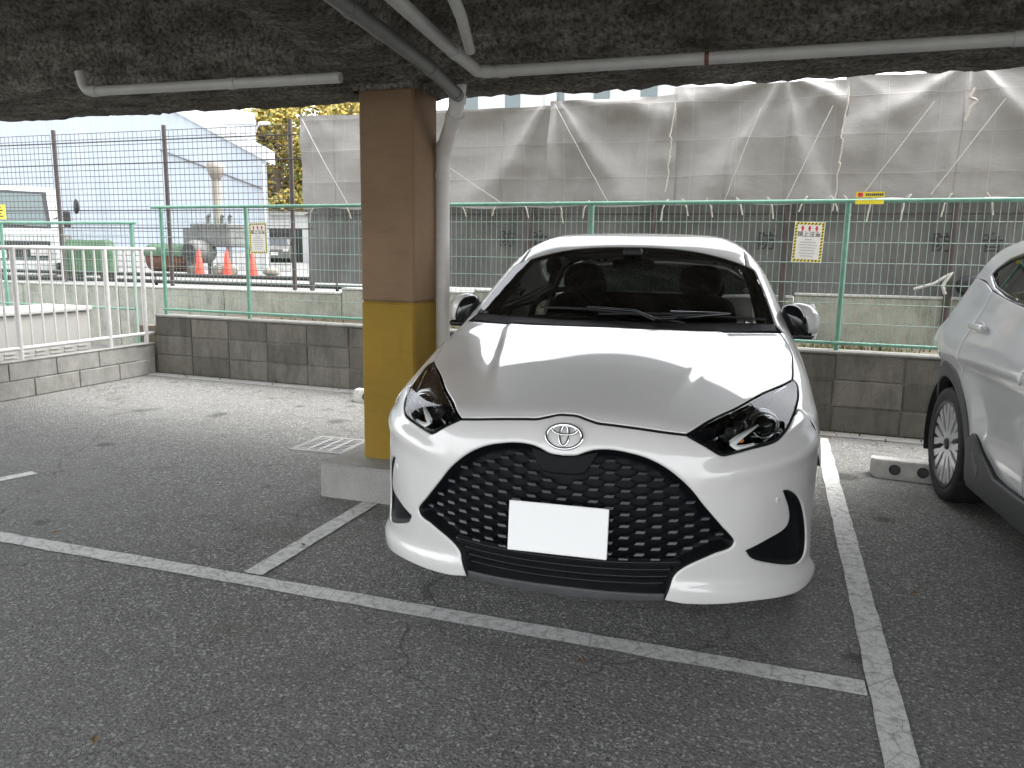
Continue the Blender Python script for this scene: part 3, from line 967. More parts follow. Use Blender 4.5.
# wheel stops: trapezoid concrete bars with three dark discs standing in for shaded recesses
def wheel_stop(label, loc, rz):
    t = thing('wheel_stop', label, 'wheel stop', loc, rz, 'concrete wheel stops')
    L, h = 0.60, 0.115
    bm = bmesh.new()
    prof = [(-0.085, 0.0), (-0.082, 0.035), (-0.052, h), (0.052, h), (0.082, 0.035), (0.085, 0.0)]
    # end faces are notched: a wedge is cut off both ends at the bottom
    rows = []
    for (x, inset) in ((-L/2, 0), (-L/2+0.03, 1), (L/2-0.03, 1), (L/2, 0)):
        rows.append([bm.verts.new((x, p[0]*(0.80 if inset == 0 else 1), p[1]*(0.85 if inset == 0 else 1)+(0.02 if inset == 0 else 0))) for p in prof])
    for a, b in zip(rows[:-1], rows[1:]):
        for i in range(5): bm.faces.new((a[i], a[i+1], b[i+1], b[i]))
        bm.faces.new((a[5], a[0], b[0], b[5]))
    bm.faces.new(rows[0]); bm.faces.new(rows[-1])
    bmesh.ops.recalc_face_normals(bm, faces=bm.faces)
    bmesh.ops.bevel(bm, geom=bm.edges[:], offset=0.006, segments=2, affect='EDGES')
    me = bpy.data.meshes.new('bar'); bm.to_mesh(me); bm.free(); me.materials.append(MATS['concrete_pale'])
    put('bar', me, t)
    cup = MB()
    cup.lathe([(0.034, 0.004), (0.034, -0.004), (0.031, -0.007), (0.028, -0.004), (0.020, -0.0035), (0.0, -0.003)], 18, axis='y')
    cm = cup.mesh('recess', 'dark_plastic')
    for x in (-0.16, 0.0, 0.16):
        o = put('recess', cm, t, (x, -0.0716, 0.062)); o.rotation_euler = (R(-20), 0, 0)
    return t
wheel_stop('concrete wheel stop behind the rear wheel of the silver car', (0.97, 5.36, 0), R(-6))
wheel_stop('concrete wheel stop mostly hidden behind the pillar', (-3.35, 6.30, 0), R(-2))

# storage cabinet behind the railing
cb = thing('storage_cabinet', 'beige metal storage cabinet behind the white railing', 'cabinet', (-7.06, 5.75, 0))
MB().box(-0.62, -0.02, -0.80, 0.80, 0.0, 0.70, 0.008).build('body', 'cabinet_paint', cb)
MB().box(-0.64, 0.01, -0.83, 0.83, 0.705, 0.755, 0.012).build('lid', 'cabinet_lid', cb)
for k in range(9):
    MB().box(-0.018, -0.010, -0.74+k*0.17, -0.63+k*0.17, 0.33, 0.345).build('louvre', 'cabinet_lid', cb)
    MB().box(-0.018, -0.010, -0.74+k*0.17, -0.63+k*0.17, 0.29, 0.305).build('louvre', 'cabinet_lid', cb)

# ================================================================== THE BUILDING SITE
YZ = 0.70
def cone(label, loc, sc=1.0):
    t = thing('traffic_cone', label, 'traffic cone', loc, 0, 'red traffic cones on the building site')
    MB().lathe([(0.13, 0.03), (0.125, 0.06), (0.035, 0.66), (0.0, 0.68)], 16).build('cone_body', 'cone_red', t)
    MB().box(-0.19, 0.19, -0.19, 0.19, 0, 0.032, 0.01).build('base', 'cone_red', t)
    return t
cone('traffic cone nearest the grey machine', (-13.75, 16.15, YZ))
cone('middle traffic cone beside the green fence post', (-12.95, 16.2, YZ))
cone('traffic cone under the notice on the fence', (-12.35, 16.4, YZ))
# concrete batching machine
bt = thing('site_machine', 'grey site machine with a drum and a beige mast', 'machine', (-14.3, 17.6, YZ))
MB().box(-0.75, 0.75, -0.5, 0.5, 0.75, 1.25, 0.03).build('body', 'machine_grey', bt)
MB().box(-0.60, 0.60, -0.4, 0.4, 1.25, 1.36, 0.02).build('deck', 'machine_grey', bt)
for sx in (-1, 1):
    for sy in (-1, 1): MB().box(sx*0.66-.05, sx*0.66+.05, sy*0.42-.05, sy*0.42+.05, 0, 0.76).build('leg', 'machine_grey', bt)
MB().lathe([(0.0, -0.5), (0.24, -0.5), (0.30, -0.3), (0.30, 0.2), (0.24, 0.22), (0.22, 0.05), (0.0, 0.05)], 24, (-0.1, -0.55, 0.62), 'y').build('drum', 'machine_grey', bt)
MB().lathe([(0.0, -0.02), (0.21, -0.02)], 24, (-0.1, -1.06, 0.62), 'y').build('drum_mouth', 'black_metal', bt)
MB().box(-0.09, 0.09, -0.09, 0.09, 1.36, 2.55, 0.01).build('mast', 'machine_beige', bt)
MB().lathe([(0.0, 2.5), (0.12, 2.52), (0.24, 2.80), (0.24, 2.95), (0.0, 2.97)], 16).build('hopper_head', 'machine_beige', bt)
for x in (-0.25, 0.2, 0.45): MB().tube([(x, -0.1, 1.36), (x, -0.1, 1.55), (x+.08, -0.1, 1.60)], 0.05, 10).build('valve', 'machine_grey', bt)
tk = thing('rusty_tank', 'rusty tank under a khaki cover beside the site machine', 'tank', (-15.7, 17.4, YZ))
MB().lathe([(0.0, -0.6), (0.36, -0.6), (0.36, 0.6), (0.0, 0.6)], 22, (0, 0, 0.42), 'x').build('shell', 'rust', tk)
def tcf(u, v):
    a = math.pi*(0.02+0.96*u)
    return (-0.65+1.3*v, 0.39*math.cos(a)*(1+.05*nz(u*9, v*6, 2)), 0.46+0.36*math.sin(a)+.02*nz(u*8, v*8, 1))
MB().grid(tcf, 20, 14).build('cover', 'cover_green', tk, fix=False)
for k, (x, lab) in enumerate(((-14.95, 'left'), (-14.2, 'middle'), (-13.75, 'right'))):
    cloth_lump('sandbag', (x+0.25, 17.1, YZ), 0.16, 0.12, 0.16, 'machine_beige', f'{lab} of the pale bags lying among the cones', 'bag', k)
cloth_lump('hose_coil', (-12.95, 18.0, YZ), 0.24, 0.2, 0.12, 'machine_beige', 'low heap of beige hose beside the last cone', 'hose', 9)
cloth_lump('bucket_heap', (-13.6, 17.2, YZ), 0.12, 0.12, 0.09, 'plastic_blue', 'small blue bucket between the cones', 'bucket', 11)
# green covered machine next to the lorry
gc = thing('covered_machine', 'machine under a green tarpaulin next to the lorry', 'machine', (-13.6, 12.75, YZ), R(40))
def gcf(u, v):
    a = 2*math.pi*u
    q = max(abs(math.cos(a)), abs(math.sin(a)))
    r = 0.46*(1+0.06*nz(u*14, v*3, 4))*(1-0.25*max(0, v-.75)*4*.6)
    return (math.cos(a)/q*r*0.95+.02*nz(u*20, v*9, 1), math.sin(a)/q*r, 0.12+0.72*v+.03*nz(u*6, v*3, 7))
MB().grid(gcf, 40, 12).build('cover', 'cover_green', gc, fix=False)
MB().add([gcf(i/40, 1) for i in range(40)], [tuple(range(40))]).build('cover_top', 'cover_green', gc)
for sx in (-1, 1):
    for sy in (-1, 1): MB().lathe([(0.0, -.05), (.12, -.05), (.12, .05), (0, .05)], 12, (sx*.3, sy*.38, .12), 'y').build('wheel', 'black_metal', gc)

# lorry, front towards us
lo = thing('lorry', 'white lorry parked on the building site behind the fences', 'lorry', (-14.95, 11.75, YZ), R(45))
cab = MB()
pf = [(0.0, 0.35), (0.0, 0.95), (0.10, 1.05), (0.38, 1.80), (0.55, 1.92), (1.6, 1.95), (1.6, 0.35)]
cab.prism(pf, -1.0, 1.0, 'x').build('cab', 'truck_white', lo)
MB().add([(-0.95, 0.105, 1.06), (0.95, 0.105, 1.06), (0.88, 0.385, 1.815), (-0.88, 0.385, 1.815)], [(0, 1, 2, 3)]).build('windscreen_surround', 'dark_plastic', lo, (0, -0.006, 0.002), fix=False)
MB().add([(-0.88, 0.115, 1.10), (0.88, 0.115, 1.10), (0.80, 0.365, 1.76), (-0.80, 0.365, 1.76)], [(0, 1, 2, 3)]).build('windscreen', 'pale_glass', lo, (0, -0.012, 0.004), fix=False)
MB().box(-0.92, 0.92, -0.03, 0.0, 0.42, 0.80, 0.01).build('grille', 'dark_plastic', lo)
for x in (-0.72, 0.72): MB().box(x-.16, x+.16, -0.045, -0.03, 0.50, 0.72, 0.01).build('headlight', 'galv_white', lo)
MB().box(-0.98, 0.98, -0.10, 0.05, 0.10, 0.38, 0.02).build('bumper', 'truck_white', lo)
MB().box(-0.20, 0.14, -0.115, -0.10, 0.45, 0.60).build('number_plate', 'sign_white', lo)
MB().tube([(0.98, 0.2, 1.25), (1.25, 0.05, 1.35), (1.25, 0.05, 1.15)], 0.015, 6).build('mirror_arm', 'black_metal', lo)
MB().box(1.18, 1.32, 0.02, 0.07, 1.10, 1.42, 0.015).build('mirror', 'black_metal', lo)
MB().tube([(0.75, 0.12, 1.08), (0.1, 0.10, 1.14)], 0.012, 6).build('wiper', 'black_metal', lo)
MB().box(-1.05, 1.05, 1.75, 5.5, 0.65, 1.0, 0.02).build('load_bed', 'machine_grey', lo)
for x in (-0.82, 0.82):
    for y in (0.75, 4.2): MB().lathe([(0.0, -.12), (.30, -.12), (.36, -.08), (.36, .08), (.30, .12), (0, .12)], 24, (x, y, 0.36), 'x').build('wheel', 'dark_plastic', lo)

# warehouse with corrugated cladding
def clad_wall(m, a, b, zfun, z0, pitch=0.35, depth=0.018):
    """corrugated wall from a to b; zfun(t) gives the height"""
    A, B = Vector(a), Vector(b)
    L = (B-A).length; d = (B-A)/L; n = Vector((d.y, -d.x))
    k = int(L/pitch)*4
    vs, fs = [], []
    for i in range(k+1):
        t = i/k
        o = depth if (i % 4) in (1, 2) else 0
        p = A+d*(t*L)+n*o
        vs += [(p.x, p.y, z0), (p.x, p.y, zfun(t))]
    for i in range(k): fs.append((2*i, 2*i+2, 2*i+3, 2*i+1))
    m.add(vs, fs)
    return m
wh = thing('warehouse', 'pale blue corrugated warehouse with a white sloping roof edge', 'building', (-24.7, 24.2, YZ))
P0, P1, PL = (0, 0), (6.0, 1.7), (-11.5, 2.0)
h1 = lambda t: 6.5-max(0, (t-0.25))*3.2+0.0
clad_wall(MB(), P0, P1, h1, 0.6).build('gable_wall', 'cladding_blue', wh, fix=False)
clad_wall(MB(), PL, P0, lambda t: 6.6, 0.0).build('side_wall', 'cladding_blue', wh, fix=False)
MB().box(0, 6.2, -0.06, 0.14, 0, 0.62).build('plinth', 'render_white', wh, rot=(0, 0, math.atan2(1.7, 6.0)))
rk = MB()
ang = math.atan2(1.7, 6.0)
d = Vector((math.cos(ang), math.sin(ang))); n = Vector((d.y, -d.x)); L = math.hypot(6.0, 1.7)
for (t0, t1) in ((-0.02, 0.25), (0.25, 1.03)):
    za, zb = h1(t0), h1(t1)
    qs = []
    for t, z in ((t0, za), (t1, zb)):
        for off in (0.12, -0.45):
            for dz in (-0.05, 0.42): qs.append((d.x*L*t+n.x*off, d.y*L*t+n.y*off, z+dz))
    rk.add(qs, [(0, 1, 5, 4), (2, 6, 7, 3), (1, 3, 7, 5), (0, 4, 6, 2), (4, 5, 7, 6), (0, 2, 3, 1)])
rk.build('roof_edge', 'cladding_white', wh)
MB().add([(d.x*L*.25, d.y*L*.25, h1(.25)+.4), (d.x*L*1.03, d.y*L*1.03, h1(1.03)+.4), (d.x*L*1.03-10, d.y*L*1.03+11, h1(1.03)+.4), (d.x*L*.25-10, d.y*L*.25+11, h1(.25)+.4)], [(0, 1, 2, 3)]).build('roof', 'cladding_white', wh, fix=False)
clad_wall(MB(), (6.0, 1.7), (-4.0, 12.7), lambda t: 4.1, 0).build('far_side_wall', 'cladding_blue', wh, fix=False)
dn = d*(L*0.985)+n*0.1
MB().tube([(dn.x, dn.y, 0), (dn.x, dn.y, 3.9)], 0.06, 8).build('rain_pipe', 'cladding_white', wh)
MB().tube([(d.x*L*.35+n.x*.1, d.y*L*.35+n.y*.1, 4.4), (d.x*L*.98+n.x*.1, d.y*L*.98+n.y*.1, 3.0)], 0.035, 6).build('cable', 'machine_grey', wh)
uh = thing('warehouse', 'taller white shed rising behind the blue warehouse', 'building', (-24.15, 30.5, YZ))
clad_wall(MB(), (-5, -1.5), (1.35, 0.35), lambda t: 7.2-1.0*max(0, t-.6), 0).build('front_wall', 'cladding_white', uh, fix=False)
clad_wall(MB(), (1.35, 0.35), (-6, 8), lambda t: 6.6, 0).build('side_wall', 'cladding_white', uh, fix=False)
MB().box(-5.2, 1.4, -0.2, 0.1, 6.3, 6.5).build('eaves', 'cladding_blue', uh, rot=(0, 0, math.atan2(1.85, 6.35)))

# far white annexe, dark car in front, bollard, street lamp
an = thing('annexe', 'low white annexe building behind the dark parked car', 'building', (-29.0, 39.6, YZ))
MB().box(0, 9.5, 0, 3.0, 0, 2.75).build('wall', 'render_white', an, rot=(0, 0, R(18)))
MB().box(-0.2, 9.7, -0.25, 3.2, 2.75, 2.95).build('roof', 'concrete', an, rot=(0, 0, R(18)))
MB().box(0.3, 2.35, -0.03, 0.02, 0, 1.95).build('shutter_opening', 'dark_plastic', an, rot=(0, 0, R(18)))
dc = thing('parked_car', 'dark grey hatchback parked in front of the far annexe', 'car', (-27.1, 38.0, YZ), R(30))
MB().prism([(-0.0, 0.25), (-0.05, 0.75), (0.55, 0.95), (1.1, 1.40), (2.9, 1.42), (3.6, 0.95), (3.75, 0.35)], -0.82, 0.82, 'x').build('body', 'machine_grey', dc)
MB().add([(-0.70, 0.60, 0.98), (0.70, 0.60, 0.98), (0.60, 1.05, 1.36), (-0.60, 1.05, 1.36)], [(0, 1, 2, 3)]).build('windscreen', 'dark_glass', dc, (0, -0.02, 0.01), fix=False)
MB().add([(0.83, 0.8, 0.98), (0.83, 3.2, 1.0), (0.83, 2.8, 1.36), (0.83, 1.15, 1.36)], [(0, 1, 2, 3)]).build('side_window', 'dark_glass', dc, fix=False)
MB().add([(-0.83, 0.8, 0.98), (-0.83, 3.2, 1.0), (-0.83, 2.8, 1.36), (-0.83, 1.15, 1.36)], [(0, 1, 2, 3)]).build('side_window', 'dark_glass', dc, fix=False)
MB().box(-0.2, 0.2, -0.06, -0.04, 0.42, 0.58).build('number_plate', 'sign_white', dc)
for x in (-0.62, 0.62): MB().box(x-.15, x+.15, -0.055, -0.02, 0.62, 0.76, 0.01).build('headlight', 'galv_white', dc)
for x in (-0.78, 0.78):
    for y in (0.75, 3.0): MB().lathe([(0.0, -.09), (.22, -.09), (.30, -.07), (.30, .07), (.22, .09), (0, .09)], 20, (x, y, 0.30), 'x').build('wheel', 'dark_plastic', dc)
bo = thing('bollard', 'yellow bollard standing by the white annexe', 'bollard', (-24.2, 38.6, YZ))
MB().lathe([(0.16, 0.0), (0.16, 0.9), (0.12, 1.0), (0, 1.02)], 14).build('post', 'plastic_yellow', bo)
sl = thing('street_lamp', 'white street lamp rising over the warehouse roof', 'street lamp', (-25.85, 34.95, YZ))
MB().tube([(0, 0, 0), (0, 0, 6.6), (0.15, -0.05, 6.9), (0.5, -0.1, 7.05)], [0.09, 0.06, 0.06, 0.05], 8).build('pole', 'galv_white', sl)
MB().box(0.35, 0.95, -0.25, 0.05, 6.98, 7.14, 0.05).build('lamp_head', 'galv_white', sl)
# pale house seen above the tarpaulins
ho = thing('house', 'white block of flats showing over the top of the tarpaulins', 'building', (-12.5, 44, YZ))
MB().box(-6, 7.5, 0, 8, 0, 16).build('wall', 'render_white', ho)
for k in range(5):
    MB().box(-5.5+k*2.6, -4.6+k*2.6, -0.04, 0.0, 5.0, 15.5).build('window_strip', 'pale_glass', ho)
MB().box(-0.4, 0.2, -0.3, 0.0, 0, 15.8).build('rain_pipe', 'cladding_white', ho)

# trees
def tree(label, loc, h, spread, n, mat, seed, mix=None):
    rnd = random.Random(seed)
    t = thing('tree', label, 'tree', loc, 0, 'autumn trees behind the annexe')
    tr = MB()
    tr.tube([(0, 0, 0), (0.1, 0, h*.3), (-.1, .1, h*.6), (0, 0, h*.9)], [h*.03, h*.024, h*.015, h*.004], 8)
    tips = []
    for k in range(16):
        z = h*rnd.uniform(.15, .8); a = rnd.uniform(0, 6.28)
        L = spread*rnd.uniform(.6, 1.0)*(1.1-z/h*.6)
        e = Vector((math.cos(a)*L, math.sin(a)*L, z+L*rnd.uniform(.1, .5)))
        tr.tube([(0, 0, z), tuple(e*.5+Vector((0, 0, z*.5+.2))), tuple(e)], [h*.012, h*.007, h*.002], 5, False)
        tips.append(e)
    tr.build('trunk', 'bark', t)
    clumps = [(e+Vector((rnd.gauss(0, .4), rnd.gauss(0, .4), rnd.gauss(0, .5))), rnd.uniform(.5, 1.25)*spread*.35) for e in tips for _ in range(3)]
    clumps += [(Vector((0, 0, h*.9)), spread*.4), (Vector((0, 0, h*.65)), spread*.5)]
    for mt, frac in ((mat, 1.0),) if not mix else ((mat, .62), (mix, .38)):
        m = MB()
        vs, fs = [], []
        for _ in range(int(n*frac)):
            c, r = rnd.choice(clumps)
            d = Vector((rnd.gauss(0, 1), rnd.gauss(0, 1), rnd.gauss(0, 1)))
            d = d.normalized()*r*rnd.random()**.45
            p = c+d
            s = rnd.uniform(.10, .24)
            u = Vector((rnd.gauss(0, 1), rnd.gauss(0, 1), rnd.gauss(0, .7))).normalized()*s
            w = u.orthogonal().normalized()*s*.55
            o = len(vs)
            vs += [p-u, p+w, p+u, p-w]
            fs.append((o, o+1, o+2, o+3))
        m.add(vs, fs)
        m.build('crown', mt, t, fix=False)
    return t
tree('golden autumn tree right of the warehouse corner', (-35.5, 50.5, YZ), 12, 3.4, 14000, 'leaf_gold', 1, 'leaf_green')
tree('greenish tree behind the last brown fence post', (-31.5, 52, YZ), 11, 3.2, 12000, 'leaf_green', 2, 'leaf_gold')
tree('golden tree beside the leftmost tarpaulin', (-28.6, 49.5, YZ), 12, 3.2, 12000, 'leaf_gold', 3, 'leaf_green')
tree('tall golden tree at the back of the site', (-34.5, 57, YZ), 15, 4.2, 14000, 'leaf_gold', 4, 'leaf_green')
tree('yellow tree half hidden by the street lamp', (-39.5, 54, YZ), 14, 4, 9000, 'leaf_gold', 5, 'leaf_green')
# ================================================================== CAR MATERIALS
def car_materials():
    def paint(name, col, flake=0.0, rough=0.32):
        a = NT(name)
        v = a.coord()
        c = a.mix(a.g(a.noise(v, 1.5, 3), .3, .7), tuple(x*.97 for x in col), tuple(min(1, x*1.02) for x in col))
        dust = a.noise(v, 14, 6, .7)
        c = a.mix(a.g(dust, .55, .8, 0, .10), c, (.45, .43, .40))
        a.set(Base_Color=c, Roughness=a.g(dust, .4, .8, rough, rough+.12), Coat_Weight=1.0, Coat_Roughness=0.035, Metallic=flake)
        return a
    paint('car_white', (0.66, 0.65, 0.63))
    paint('car_silver', (0.64, 0.65, 0.66), 0.15, 0.30)
    simple('gloss_black', (0.008, 0.0085, 0.010), 0.10, 0.0, 0.1, 5)
    simple('grille_black', (0.005, 0.0055, 0.007), 0.5, 0.0, 0.2, 20, Specular_IOR_Level=0.12)
    simple('cladding_black', (0.065, 0.067, 0.070), 0.55, 0.0, 0.2, 30, bump=0.15)
    simple('facet_grey', (0.014, 0.015, 0.018), 0.32, 0.0, 0.2, 10)
    simple('rubber', (0.014, 0.014, 0.0145), 0.75, 0.0, 0.25, 25, bump=0.2)
    simple('chrome', (0.70, 0.70, 0.71), 0.12, 1.0, 0.03, 5)
    simple('alloy', (0.66, 0.67, 0.68), 0.28, 0.45, 0.06, 8)
    simple('lamp_inner', (0.30, 0.305, 0.31), 0.20, 0.9, 0.15, 30)
    simple('alloy_dark', (0.035, 0.036, 0.038), 0.35, 0.4, 0.1, 8)
    simple('lamp_white', (0.90, 0.90, 0.89), 0.2, 0.0, 0.03, 8)
    simple('lamp_amber', (0.65, 0.22, 0.03), 0.25)
    simple('lens_dark', (0.02, 0.022, 0.026), 0.03)
    simple('cabin_black', (0.012, 0.012, 0.013), 0.7, 0.0, 0.2, 12)
    simple('seat_cloth', (0.022, 0.022, 0.024), 0.9, 0.0, 0.3, 30)
    simple('plate_white', (0.88, 0.88, 0.87), 0.4, 0.0, 0.01, 6)
    for nm, tint, mixf in (('glass_clear', (.96, .97, .97), 0.06), ('glass_screen', (.34, .37, .36), 0.06), ('glass_tint', (.12, .135, .135), 0.08)):
        a = NT(nm)
        tr = a.n('ShaderNodeBsdfTransparent'); tr.inputs[0].default_value = tint+(1,)
        gl = a.n('ShaderNodeBsdfGlossy'); gl.inputs['Roughness'].default_value = 0.015
        fr = a.n('ShaderNodeFresnel'); fr.inputs[0].default_value = 1.22 if nm == 'glass_clear' else 1.50
        mx = a.n('ShaderNodeMixShader')
        a.l(fr.outputs[0], mx.inputs[0]); a.l(tr.outputs[0], mx.inputs[1]); a.l(gl.outputs[0], mx.inputs[2])
        a.l(mx.outputs[0], a.out.inputs['Surface'])
car_materials()

# ================================================================== CAR BODY SURFACE TOOLS
def spl(xs, ys):
    """monotone-ish smooth interpolation (Catmull-Rom tangents)"""
    xs = np.array(xs, float); ys = np.array(ys, float)
    m = np.gradient(ys, xs)
    def f(x):
        x = np.clip(x, xs[0], xs[-1])
        i = np.clip(np.searchsorted(xs, x)-1, 0, len(xs)-2)
        h = xs[i+1]-xs[i]; t = (x-xs[i])/h
        return ((2*t**3-3*t**2+1)*ys[i]+(t**3-2*t**2+t)*h*m[i]+(-2*t**3+3*t**2)*ys[i+1]+(t**3-t**2)*h*m[i+1])
    return f
def smax(a, b, k):
    h = np.clip(k-np.abs(a-b), 0, None)/k
    return np.maximum(a, b)+h*h*k*0.25
def smin(a, b, k):
    return -smax(-a, -b, k)
HW = spl([.05, .15, .25, .40, .60, .75, .90, 1.0, 1.1], [.86, .890, .896, .890, .890, .884, .864, .83, .79])
NOSE = spl([.05, .15, .25, .32, .42, .55, .66, .74, .80, .86, .95, 1.1], [.10, .07, .045, .03, .005, .0, .012, .03, .05, .08, .16, .4])
HOODC = spl([-.3, 0, .12, .3, .55, .8, 1.0, 1.2, 1.5, 2.0, 3.0, 4.2], [.70, .825, .862, .905, .958, 1.008, 1.046, 1.080, 1.10, 1.11, 1.10, 1.06])
DROP = spl([-.3, .2, .6, .9, 1.3, 1.6, 4.2], [.22, .20, .17, .155, .10, .075, .06])
def hood(x, y):
    drop = DROP(y)
    h = HOODC(y)-drop*(x/.8)**2
    # raised middle of the bonnet between two creases
    cx = np.interp(y, [0.1, 1.15], [.30, .50])
    e = np.clip((x-cx)/.045+.5, 0, 1); e = e*e*(3-2*e)
    h = h+(.015*(1-e))*np.clip((y-.15)/.4, 0, 1)*np.clip((1.5-y)/.2, 0, 1)
    return h
def hatch_F(x, y, z):
    x = np.abs(x)
    w, y0 = HW(z), NOSE(z)
    yc, n = .88, np.interp(z, [.2, .5, .85], [2.2, 2.12, 2.12])
    D = yc-y0
    fr = ((x/w)**n+(np.clip(yc-y, 0, None)/D)**n)**(1/n)
    re = ((x/w)**3.2+(np.clip(y-3.0, 0, None)/.98)**3.2)**(1/3.2)
    wrap = (np.where(y < yc, fr, re)-1)*.82
    top = (z-hood(x, y))*.96
    lower = smax(wrap, top, .07)
    lower = smax(lower, .14-z, .05)
    ws = (z-(1.062+.455*(y-1.10-.62*x*x)))*.91
    zr = 1.518-.20*np.clip(2.5-y, 0, None)**2-.09*np.clip(y-2.5, 0, None)**2-.035*x*x-.12*x**4
    roof = z-zr
    side = (x-(.828-.37*(z-1.02)))*.93
    rear = (y-(3.98-.62*(z-1.0)))*.85
    cab = smax(np.maximum(smax(smax(ws, roof, .05), side, .075), smax(roof, side, .22)), rear, .08)
    cab = smax(cab, .85-z, .01)
    return smin(lower, cab, .02)
def project(Fn, o, d, t1=4.0, off=0.0, n=40):
    """along rays o+t*d starting inside: where Fn = -off, by bisection"""
    a = np.zeros(len(d)); b = np.full(len(d), t1)
    for _ in range(n):
        m = (a+b)/2; p = o+d*m[:, None]
        ins = Fn(p[:, 0], p[:, 1], p[:, 2]) < -off
        a = np.where(ins, m, a); b = np.where(ins, b, m)
    return o+d*((a+b)/2)[:, None]
def grad(Fn, p, e=0.004):
    g = np.stack([Fn(p[:, 0]+(e if i == 0 else 0), p[:, 1]+(e if i == 1 else 0), p[:, 2]+(e if i == 2 else 0))
                  - Fn(p[:, 0]-(e if i == 0 else 0), p[:, 1]-(e if i == 1 else 0), p[:, 2]-(e if i == 2 else 0)) for i in range(3)], 1)
    return g/np.maximum(1e-9, np.linalg.norm(g, axis=1))[:, None]
class Param:
    """maps surface points to a flat domain and back by casting rays"""
    def __init__(self, kind, c=None, sgn=1):
        self.k, self.c, self.s = kind, np.array(c if c is not None else (0, 0, 0), float), sgn
    def uv(self, P):
        P = np.asarray(P, float)
        if self.k == 'sph':
            d = P-self.c
            return np.stack([np.arctan2(d[:, 0], -d[:, 1]), np.arctan2(d[:, 2], np.hypot(d[:, 0], d[:, 1]))], 1)*1.5
        if self.k == 'top': return P[:, [0, 1]]
        if self.k == 'side': return P[:, [1, 2]]
        if self.k == 'rear': return P[:, [0, 2]]
    def ray(self, uv):
        n = len(uv)
        if self.k == 'sph':
            az, el = uv[:, 0]/1.5, uv[:, 1]/1.5
            d = np.stack([np.sin(az)*np.cos(el), -np.cos(az)*np.cos(el), np.sin(el)], 1)
            return np.repeat(self.c[None], n, 0), d
        z = np.zeros(n); o = np.ones(n)
        if self.k == 'top': return np.stack([uv[:, 0], uv[:, 1], z+self.c[2]], 1), np.stack([z, z, o], 1)
        if self.k == 'side': return np.stack([z+self.c[0]*self.s, uv[:, 0], uv[:, 1]], 1), np.stack([o*self.s, z, z], 1)
        if self.k == 'rear': return np.stack([uv[:, 0], z+self.c[1], uv[:, 1]], 1), np.stack([z, o, z], 1)
def inside(pts, poly):
    x, y = pts[:, 0][:, None], pts[:, 1][:, None]
    a, b = poly, np.roll(poly, -1, 0)
    c = ((a[:, 1] > y) != (b[:, 1] > y)) & (x < (b[:, 0]-a[:, 0])*(y-a[:, 1])/(b[:, 1]-a[:, 1]+1e-15)+a[:, 0])
    return c.sum(1) % 2 == 1
def catmull(P, step):
    """smooth curve through control points, resampled"""
    P = np.asarray(P, float)
    if len(P) < 3:
        n = max(1, int(math.ceil(np.linalg.norm(P[1]-P[0])/step)))
        return [P[0]+(P[1]-P[0])*i/n for i in range(n)]
    Q = np.vstack([2*P[0]-P[1], P, 2*P[-1]-P[-2]])
    out = []
    for i in range(len(P)-1):
        p0, p1, p2, p3 = Q[i:i+4]
        n = max(1, int(math.ceil(np.linalg.norm(p2-p1)/step)))
        for k in range(n):
            t = k/n
            out.append(.5*((2*p1)+(p2-p0)*t+(2*p0-5*p1+4*p2-p3)*t*t+(3*p1-p0-3*p2+p3)*t**3))
    return out
def loop(segs, par, step):
    """closed outline from segments of 3D points; each segment is smooth, corners where segments meet"""
    pts = []
    for i, s in enumerate(segs):
        nxt = segs[(i+1) % len(segs)][0]
        s = list(s)
        if np.linalg.norm(np.array(s[-1])-np.array(nxt)) > 1e-6: 
            uv = par.uv(s)
            pts += catmull(uv, step) if len(s) > 1 else []
            pts += catmull(par.uv([s[-1], nxt]), step)
        else:
            pts += catmull(par.uv(s), step)
    return np.array(pts)
def shift(poly, d):
    """offset a polygon inwards by d"""
    a = np.roll(poly, 1, 0); b = np.roll(poly, -1, 0)
    t = b-a; t /= np.maximum(1e-9, np.linalg.norm(t, axis=1))[:, None]
    n = np.stack([-t[:, 1], t[:, 0]], 1)
    area = .5*np.sum(poly[:, 0]*b[:, 1]-b[:, 0]*poly[:, 1])
    return poly+n*(d if area > 0 else -d)
def mirror_segs(segs):
    return [[(-p[0], p[1], p[2]) for p in s][::-1] for s in segs[::-1]]
